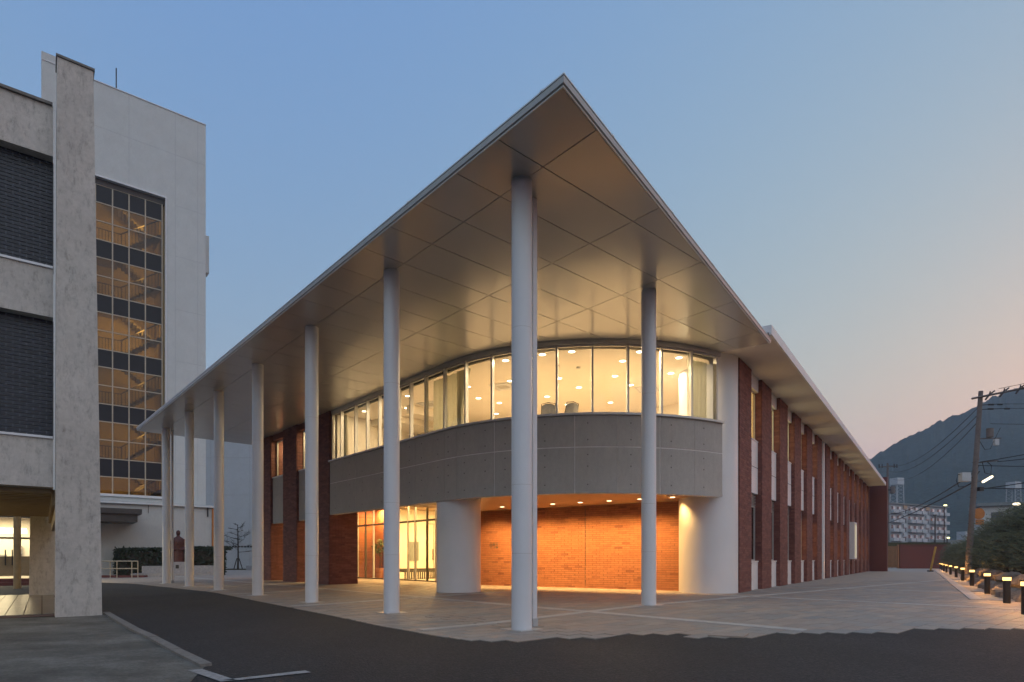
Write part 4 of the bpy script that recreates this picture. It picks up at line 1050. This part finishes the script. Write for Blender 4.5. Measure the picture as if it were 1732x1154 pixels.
# pines behind the bollards
def pine(x, y, h, wd, label, seed):
    random.seed(seed); o = empty('pine_tree', (x, y, .1), 0, label, 'tree', 'low dark pines beside the paving')
    MB().tube([(0, 0, 0), (.12, .05, h*.3), (-.08, .1, h*.6), (.05, 0, h*.9)], [.17, .14, .10, .04], 8).build('trunk', 'bark', o)
    lim = MB(); fo = MB()
    for k in range(34):
        z = h*(.16+.80*(k/34)); a = k*2.4+random.uniform(-.4, .4); R_ = wd*(1.0-.62*(k/34)**1.6)*random.uniform(.55, 1.05)
        tip = Vector((R_*math.cos(a), R_*math.sin(a), z+R_*.12)); lim.tube([(0, 0, z-.2), tip*.55+Vector((0, 0, z*.45-.05)), tip], [.055, .035, .015], 4, cap=False)
        for f in (.35, .55, .75, .92, 1.0):
            c_ = Vector((tip.x*f, tip.y*f, z+R_*.12*f)); c_ += Vector((random.gauss(0, .18), random.gauss(0, .18), random.gauss(0, .06)))
            n = 46
            for _ in range(n):
                q = Vector((random.gauss(0, .30), random.gauss(0, .30), random.gauss(0, .10))); d = (q*.6+Vector((random.gauss(0, .5), random.gauss(0, .5), random.uniform(-.1, .8)))).normalized()
                e = d.orthogonal().normalized(); s_ = random.uniform(.09, .2); p_ = c_+q
                fo.add([p_-e*.022, p_+e*.022, p_+d*s_*1.5], [(0, 1, 2)])
    lim.build('limbs', 'bark', o); tag(fo.build('foliage', 'pine', o), kind='stuff')
PN = [(1.5, 4.2, 3.6, 2.0, 'pine at the right picture edge, largest and nearest of the low pines'), (6.5, 3.3, 3.7, 2.0, 'second low pine from the right picture edge, behind the nearest bollards'), (11.5, 3.0, 3.6, 2.0, 'broad low pine in front of the white house'), (17, 2.9, 3.7, 2.0, 'low pine right under the tall utility pole'), (23, 2.8, 3.5, 2.0, 'low pine left of the foot of the utility pole'), (29, 2.7, 3.3, 2.0, 'low pine behind the fifth bollard'), (36, 2.7, 3.1, 2.0, 'low pine behind the sixth bollard'), (44, 2.7, 2.9, 2.0, 'farthest but one low pine above the bollards'), (53, 2.7, 2.7, 2.0, 'farthest low pine beside the red end wall'), (49, 1.9, 2.5, 1.6, 'small rounded pine just right of the far bollards'), (62, 2.0, 2.7, 1.8, 'last pine touching the far end of the red boundary wall'), (40, 5.5, 4.3, 2.3, 'second row pine beside the foot of the pole'), (12, 6.8, 5.3, 2.6, 'tall dark pine in the second row at the right edge'), (21, 6.8, 5.0, 2.6, 'tall dark pine in the second row below the lit lamp tube'), (32, 6.5, 4.5, 2.6, 'second row pine left of the lit lamp tube')]
for k, (t_, off, h, wd, lb_) in enumerate(PN):
    u, v = bp(t_, off); x, y, _ = W(u, v); pine(x, y, h, wd, lb_, 100+k)
random.seed(11)
# leaning yellow bar
yb = empty('barrier_bar', W(58.5, 8.1, .1), 0, 'yellow barrier bar leaning beside the far bollards', 'barrier')
MB().tube([(0, 0, 0), (.50, 0, 2.3)], .085, 10).build('bar', 'yellow', yb); MB().box(-.2, .2, -.15, .15, 0, .12).build('foot', 'black', yb)
# red end wall and gate
rw = empty('boundary_wall', W(78, 15.6, .1), 0, 'dark red boundary wall closing the far end of the paving', 'wall')
MB().box(-.55, 8.0, -.15, .15, 0, 2.85).build('wall', 'redwall', rw); MB().box(-.6, 8.0, -.2, .2, 2.852, 2.95).build('coping', 'redwall', rw)
rwx, rwy, _ = W(78, 15.6)
gt_ = empty('slatted_gate', (rwx-.62, rwy, .1), 0, 'warm timber slatted gate between the brick end wall and the red boundary wall', 'gate')
for k in range(15): MB().box(-2.55+k*.16, -2.47+k*.16, -.04, .04, .08, 2.75).build('slat', 'timber', gt_)
MB().box(-2.6, -.1, .045, .09, .5, .62).box(-2.6, -.1, .045, .09, 2.3, 2.42).build('rail', 'timber', gt_)
MB().box(-.16, .02, -.08, .08, 0, 2.95).build('gate_post', 'timber', gt_)
gh = MB().prism([(-4, 0), (16, 0), (16, 3), (-4, 3)], 0, 3.7); o = gh.build('grass_bank', 'soil', None, (rwx, rwy+14, 0)); tag(o, kind='structure')

# ------------------------------------------------------------------ distance: apartments, house, towers, poles, hill
ax0, ay0, ax1, ay1 = 118.0, 188.0, 147.5, 204.0
aa = math.atan2(ay1-ay0, ax1-ax0); AL = math.hypot(ax1-ax0, ay1-ay0)
apb = empty('apartment_block', (ax0, ay0, 0), aa, 'five storey grey apartment block with white balconies below the hill', 'building')
MB().box(0, AL, 0, 9, 0, 18.6).build('wall', 'apt', apb); MB().box(-.4, AL+.4, -.5, 9.4, 18.602, 19.0).build('roof', 'rooftrim', apb)
bays = [(.5, 'b'), (3.6, 'b'), (7.0, 's'), (10.0, 'b'), (13.2, 'b'), (16.6, 'b'), (20.0, 's'), (23.0, 'b'), (27, 'b'), (30.2, 'b')]
balc = MB().box(0, 2.8, -1.1, -1.0, 0, 1.05).box(0, 2.8, -1.0, 0, 0, .12).box(0, .08, -1.0, 0, .12, 1.05).box(2.72, 2.8, -1.0, 0, .12, 1.05).mesh('balcony', 'aptbal')
awin = MB().box(.3, 1.3, -.04, -.005, .2, 2.1).box(1.5, 2.5, -.04, -.005, .2, 2.1).mesh('window', 'aptwin')
door = MB().box(1.35, 2.55, -.05, -.005, .15, 2.15).mesh('white_door', 'white')
peach = MB().box(.2, 2.2, -.3, -.005, 1.5, 2.6).mesh('stair_panel', 'peach'); pgr = MB().box(.2, 2.2, -.3, -.005, 1.5, 2.6).mesh('stair_panel', 'aptbal'); sw = MB().box(.4, 2.0, -.05, -.004, .1, 1.4).mesh('window', 'aptwin')
for fl_ in range(6):
    z = 1.0+fl_*2.95
    for x, kd in bays:
        if kd == 'b':
            b_ = link('balcony', balc, apb, (x, 0, z)); link('window', awin, b_); link('white_door', door, b_)
        else: link('stair_panel', peach if fl_ == 5 else pgr, apb, (x, 0, z)); link('window', sw, apb, (x, 0, z))
def water_tower(x, y, z0, z1, wd, label):
    o = empty('water_tower', (x, y, 0), .3, label, 'water tower', 'water tanks on steel legs')
    MB().box(-wd/2, wd/2, -wd/2, wd/2, z1-wd*.78, z1).build('tank', 'aptbal', o)
    zb = z1-wd*.78
    for a in (-1, 1):
        for b in (-1, 1): MB().tube([(a*wd*.62, b*wd*.62, 0), (a*wd*.45, b*wd*.45, zb)], wd*.035, 5).build('leg', 'aptbal', o)
    br = MB()
    for k in range(5):
        z = zb-(k+1)*wd*.42; z2 = z+wd*.42
        for s_ in (-1, 1):
            br.tube([(-wd*.5, s_*wd*.5, z), (wd*.5, s_*wd*.5, z2)], wd*.014, 4); br.tube([(wd*.5, s_*wd*.5, z), (-wd*.5, s_*wd*.5, z2)], wd*.014, 4)
    br.build('brace', 'aptbal', o)
water_tower(129.5, 202.5, 0, 28.5, 2.9, 'white water tank on steel legs above the apartment block')
water_tower(100.0, 120.0, 0, 16.6, 1.75, 'white water tank on lattice legs above the white house at right')
hs = empty('white_house', (65.5, 84, 0), rad(-30), 'white two storey house with a flat green grey roof behind the pines', 'house')
MB().box(0, 15, 0, 8, 0, 8.6).build('wall', 'annex', hs); MB().box(-.4, 15.4, -.5, 8.4, 8.602, 9.05).build('roof', 'rooftrim', hs)
for x in (1.0, 7.2, 10.4):
    f = MB().box(x, x+1.5, -.06, -.004, 6.4, 7.8).build('window', 'frame', hs); MB().box(x+.08, x+1.42, -.075, -.061, 6.48, 7.72).build('pane', 'aptwin', f)
MB().box(.9, 2.6, -.9, -.004, 4.0, 6.0).build('balcony', 'gutter', hs)
MB().box(6.1, 6.25, -.1, -.004, 3, 8.4).build('downpipe', 'black', hs); MB().box(-.3, 2.8, -.8, -.005, 6.05, 6.2).build('awning', 'rooftrim', hs)
hs2 = empty('low_roof_house', (58.5, 70, 0), rad(-28), 'dark sloping house roof showing above the pines at the right edge', 'house')
MB().box(0, 8, 0, 6, 0, 6.0).build('wall', 'annex', hs2); MB().add([(-.8, -.8, 6.05), (9, -.8, 7.2), (9, 6.8, 7.2), (-.8, 6.8, 6.05), (-.8, -.8, 6.3), (9, -.8, 7.45), (9, 6.8, 7.45), (-.8, 6.8, 6.3)], [(0, 3, 2, 1), (4, 5, 6, 7), (0, 1, 5, 4), (1, 2, 6, 5), (2, 3, 7, 6), (3, 0, 4, 7)]).build('roof', 'darkbrown', hs2)
sb_ = empty('storage_shed', (113, 150, 0), 0, 'small pale shed far off between the apartment block and the pole', 'shed')
MB().box(0, 3.2, 0, 3, 0, 8.2).build('wall', 'aptbal', sb_)
for k in range(3): MB().box(k*1.05, k*1.05+.06, -.05, -.004, 6.4, 8.2).build('panel_rib', 'gutter', sb_)
MB().box(-9, 12, -2, -1.5, 0, 6.0).build('low_wall', 'rooftrim', sb_)
# utility poles
def pole(x, y, h, lean, r, label, detail):
    o = empty('utility_pole', (x, y, 0), 0, label, 'utility pole', 'utility poles with wires')
    top = Vector((lean, 0, h)); at = lambda z: top*(z/h)
    MB().tube([(0, 0, 0), top], r, 14, r*.72).build('shaft', 'pole', o, smooth=True)
    if detail:
        p = at(h-.45); MB().tube([p+Vector((-.55, .0, -.02)), p+Vector((1.95, -1.0, .38))], .065, 4).build('cross_arm', 'pole', o)
        for f in (.35, .62, .92):
            q = p+Vector((-.55+2.5*f, -1.0*f, .4*f)); m_ = MB()
            m_.tube([q, q+Vector((.02, 0, .22))], [.05, .03], 6).tube([q+Vector((0, 0, .05)), q+Vector((-.28, 0, -.32))], [.06, .05], 6).tube([q+Vector((.1, 0, .1)), q+Vector((.3, 0, .25))], [.05, .04], 6)
            m_.build('insulator', 'black', o)
        for dz in (.0, .30):
            q = at(h-.88-dz*.9); m_ = MB().tube([q, q+Vector((.9+dz*2, -.2, .02))], .025, 5).tube([q+Vector((.45, -.1, .01)), q+Vector((.75, -.15, .0))], .055, 6).tube([q+Vector((.95+dz*1.6, -.2, 0)), q+Vector((1.25+dz*1.6, -.2, 0))], .055, 6); m_.build('line_clamp', 'black', o)
        q = at(9.40); MB().tube([q+Vector((.05, 0, -.55)), q+Vector((1.3, -.2, -.55))], .03, 5).build('bracket', 'pole', o)
        MB().cyl(.55+q.x, -.25, q.z-.5, q.z+.05, .19, 14).build('transformer', 'pole', o, smooth=True)
        MB().tube([q+Vector((.1, 0, -.7)), q+Vector((.35, -.1, -1.25)), q+Vector((.7, -.1, -1.2)), q+Vector((.9, -.2, -.6)), q+Vector((1.25, -.2, .1))], .018, 5).build('jumper_cable', 'wire', o)
        MB().box(q.x+.85, q.x+1.1, -.3, -.1, q.z-1.0, q.z-.62).build('fuse_box', 'gutter', o)
        q = at(6.58); MB().box(q.x-1.05, q.x-.50, -.35, .0, q.z-.45, q.z+.10).build('meter_box', 'gutter', o)
        MB().tube([q+Vector((-.1, 0, -.2)), q+Vector((-1.2, -.2, .0)), q+Vector((-1.32, -.2, -.4)), q+Vector((-1.15, -.2, -.8)), q+Vector((-.85, -.2, -.75))], .02, 5).build('jumper_cable', 'wire', o)
        MB().tube([q+Vector((.0, 0, .75)), q+Vector((1.25, -.3, .85))], .035, 5).build('bracket', 'pole', o)
        MB().tube([q+Vector((.4, -.1, .75)), q+Vector((.55, -.1, .1)), q+Vector((.85, -.2, .0)), q+Vector((.9, -.2, .55)), q+Vector((.7, -.1, .8))], .025, 5).build('cable_coil', 'wire', o)
        MB().tube([q+Vector((.15, -.1, .6)), q+Vector((-.05, -.1, -.2)), q+Vector((.2, -.12, .2))], .035, 5).build('cable_bundle', 'wire', o)
        MB().box(q.x+.1, q.x+.35, -.3, -.05, q.z-1.05, q.z-.80).build('splice_box', 'black', o)
        l0 = q+Vector((.19, -.35, -.52)); l1 = q+Vector((.66, -.6, -.17)); lo = MB().tube([l0, l0.lerp(l1, .1), l0.lerp(l1, .9), l1], [.05, .075, .075, .05], 10).build('lamp_tube', 'tube', o, smooth=True)
        MB().tube([at(q.z-.4), l0+Vector((.05, 0, .06))], .02, 5).build('lamp_arm', 'pole', o)
        for k in range(10): zz = 2.4+k*.55; a = at(zz); MB().tube([a+Vector((-.24, 0, 0)), a+Vector((.24, 0, 0))], .012, 4).build('step_bolt', 'black', o)
    else:
        p = at(h-.5); MB().tube([p+Vector((-1.3, 0, -.05)), p+Vector((1.5, 0, .05))], .07, 4).build('cross_arm', 'pole', o)
        for x_ in (-1.25, -.8, 1.0, 1.4): MB().tube([p+Vector((x_, 0, -.2)), p+Vector((x_, 0, .35))], .07, 6).build('insulator', 'black', o)
        p = at(h-3.9); MB().cyl(p.x+.7, 0, p.z-.6, p.z+.4, .38, 12).build('transformer', 'pole', o, smooth=True); MB().box(p.x-.4, p.x+.7, -.15, .15, p.z-.2, p.z).build('bracket', 'black', o)
    return o
pole(28.75, 38, 11.85, .85, .175, 'tall leaning concrete utility pole with transformer and lit tube lamp', True)
pole(56.3, 90, 15.6, -.15, .19, 'distant utility pole with a crossarm just right of the brick end wall', False)
pole(68.6, 110, 9.0, 0, .13, 'thin dark lamp pole in front of the apartment block', False) if False else None
def wire(p, q, sag, r, label):
    n = 14; pts = []
    for k in range(n+1):
        f = k/n; v = Vector(p).lerp(Vector(q), f); v.z -= sag*4*f*(1-f); pts.append(v)
    o = MB().tube(pts, r, 5).build('overhead_wire', 'wire'); tag(o, label, 'wire', 'overhead wires')
PT = Vector((28.75+.85, 38, 11.85))
wr = [((30.4, 37.6, 11.9), (38.5, 29, 13.4), .25, .016, 'uppermost wire rising to the right from the pole crossarm'), ((31.1, 37.3, 11.8), (38.5, 29, 12.6), .3, .016, 'second wire rising to the right from the pole crossarm'), ((31.6, 37.0, 11.8), (38.5, 29, 12.0), .3, .016, 'third wire rising to the right from the pole crossarm'),
      ((30.6, 37.8, 11.0), (42, 37.5, 11.2), .08, .014, 'upper level wire running right from the line clamps'), ((31.2, 37.8, 10.72), (42, 37.5, 10.95), .08, .014, 'level wire running right below the crossarm'), ((30.2, 38, 9.8), (42, 37.5, 9.75), .08, .014, 'thin wire running right above the transformer'),
      ((29.5, 38, 10.9), (56.3, 90, 15.3), 1.3, .022, 'upper wire sagging back to the distant pole'), ((29.45, 38, 10.4), (56.3, 90, 14.4), 1.3, .022, 'middle wire sagging back to the distant pole'), ((29.4, 38, 9.9), (57.0, 90, 13.2), 1.3, .022, 'lower wire sagging back to the distant pole'),
      ((29.4, 37.8, 5.65), (42, 35, 8.4), .3, .03, 'thick cable rising right from the splice box'), ((29.4, 37.8, 7.35), (42, 36, 10.4), .3, .025, 'cable rising to the right beside the cable coil'), ((30.4, 37.7, 7.35), (42, 36, 9.3), .25, .025, 'second cable rising to the right beside the cable coil'), ((29.4, 37.9, 7.15), (42, 37, 7.2), .15, .022, 'nearly level cable running right below the cable coil'), ((29.4, 37.9, 5.72), (42, 37.6, 5.7), .05, .03, 'thick level cable crossing in front of the right water tank'),
      ((29.2, 38, 6.75), (57, 95, 8.6), 1.2, .035, 'thick cable sagging left below the meter box'), ((29.1, 38, 6.1), (80, 150, 10), 2.2, .04, 'lowest cable sagging away behind the street lamp')]
for p, q, s_, r_, lb_ in wr: wire(p, q, s_, r_, lb_)
om = empty('traffic_mirror', (31.9, 41, 0), 0, 'orange backed traffic mirror on a post behind the pole', 'traffic mirror')
MB().tube([(0, 0, 0), (0, 0, 4.4)], .04, 8).build('post', 'gutter', om)
MB().tube([(-.1, -.05, 4.35), (-.1, .05, 4.35)], .38, 20).build('mirror_back', 'orange', om); MB().box(-.30, .22, -.04, .04, 3.6, 3.95).build('sign_plate', 'orange', om)
# street lamps
def street(x, y, z, label, head=.22, pl=True, m='tube'):
    o = empty('street_lamp', (x, y, 0), 0, label, 'street lamp', 'street lamps in the distance')
    MB().tube([(0, 0, 0), (0, 0, z-.2), (.1, 0, z)], .09, 8).build('post', 'black', o)
    MB().rings([(.2, 0, z-.12, head*.5, head*.4), (.2, 0, z-.05, head, head*.6), (.2, 0, z+.05, head, head*.6), (.2, 0, z+.12, head*.5, head*.4)], 14).build('lamp_head', m, o, smooth=True)
M['greenlamp'] = emit('greenish_lamp', (1, .95, .42), 1.5)
street(79.0, 110, 11.1, 'bright yellow green street lamp right of the apartment block', .32, m='greenlamp')
street(72.3, 100, 4.8, 'low pale street lamp above the red wall', .24, m='greenlamp')
street(50.1, 60, 6.75, 'flat glowing street lamp by the dark house roof at right', .36)
lp = empty('lamp_pole', (73.1, 104, 0), 0, 'thin dark unlit pole in front of the apartment block', 'lamp pole')
MB().tube([(0, 0, 0), (0, 0, 8.8)], .11, 8).build('post', 'black', lp); MB().box(-.25, .25, -.12, .12, 8.8, 8.95).build('lamp_head', 'black', lp)
# hill
def hill_z(x, y):
    r = [(250, 22), (330, 72), (400, 112), (417, 121), (436, 131), (460, 145), (505, 166), (539, 182), (595, 202), (700, 232), (900, 270), (1200, 250)]
    xx = x*700/max(y, 300) if y < 700 else x
    for (a, za), (b, zb) in zip(r[:-1], r[1:]):
        if a <= xx <= b:
            f = (xx-a)/(b-a); return za+(zb-za)*f
    return 0
import mathutils.noise as mn
hm = MB(); nx, ny_ = 420, 44; vs = []; fs = []
for j in range(ny_+1):
    y = 330+ (700-330)*min(1, j/26) + (0 if j <= 26 else (j-26)*40)
    f = min(1, j/26); prof_ = (f**1.25) if j <= 26 else 1-(j-26)*.09
    for i in range(nx+1):
        xr = 180+ (1000-180)*i/nx; x = xr*(y/700 if y < 700 else 1)
        r = hill_z(xr, 700)*prof_; n_ = mn.noise(Vector((x*.02, y*.02, 3)))*9*f+mn.noise(Vector((x*.16, y*.16, 1)))*3.2*f+abs(mn.noise(Vector((x*.45, y*.4, 7))))*4.5*f
        vs.append((x, y, max(-2, r+n_-2 if r > 0 else -2)))
for j in range(ny_):
    for i in range(nx): fs.append((j*(nx+1)+i, j*(nx+1)+i+1, (j+1)*(nx+1)+i+1, (j+1)*(nx+1)+i))
tag(hm.add(vs, fs).build('hill', 'hill', smooth=True), kind='structure')

# ------------------------------------------------------------------ air
hz = MB().box(-1950, 1950, -1950, 1950, -1.2, 330).build('haze', None)
m = bpy.data.materials.new('haze_air'); m.use_nodes = True; t = m.node_tree; t.nodes.clear()
vp = t.nodes.new('ShaderNodeVolumePrincipled'); vp.inputs['Color'].default_value = (.70, .82, .96, 1); vp.inputs['Density'].default_value = .00048; vp.inputs['Anisotropy'].default_value = 0
o_ = t.nodes.new('ShaderNodeOutputMaterial'); t.links.new(vp.outputs[0], o_.inputs['Volume']); hz.data.materials.append(m)
tag(hz, kind='stuff')
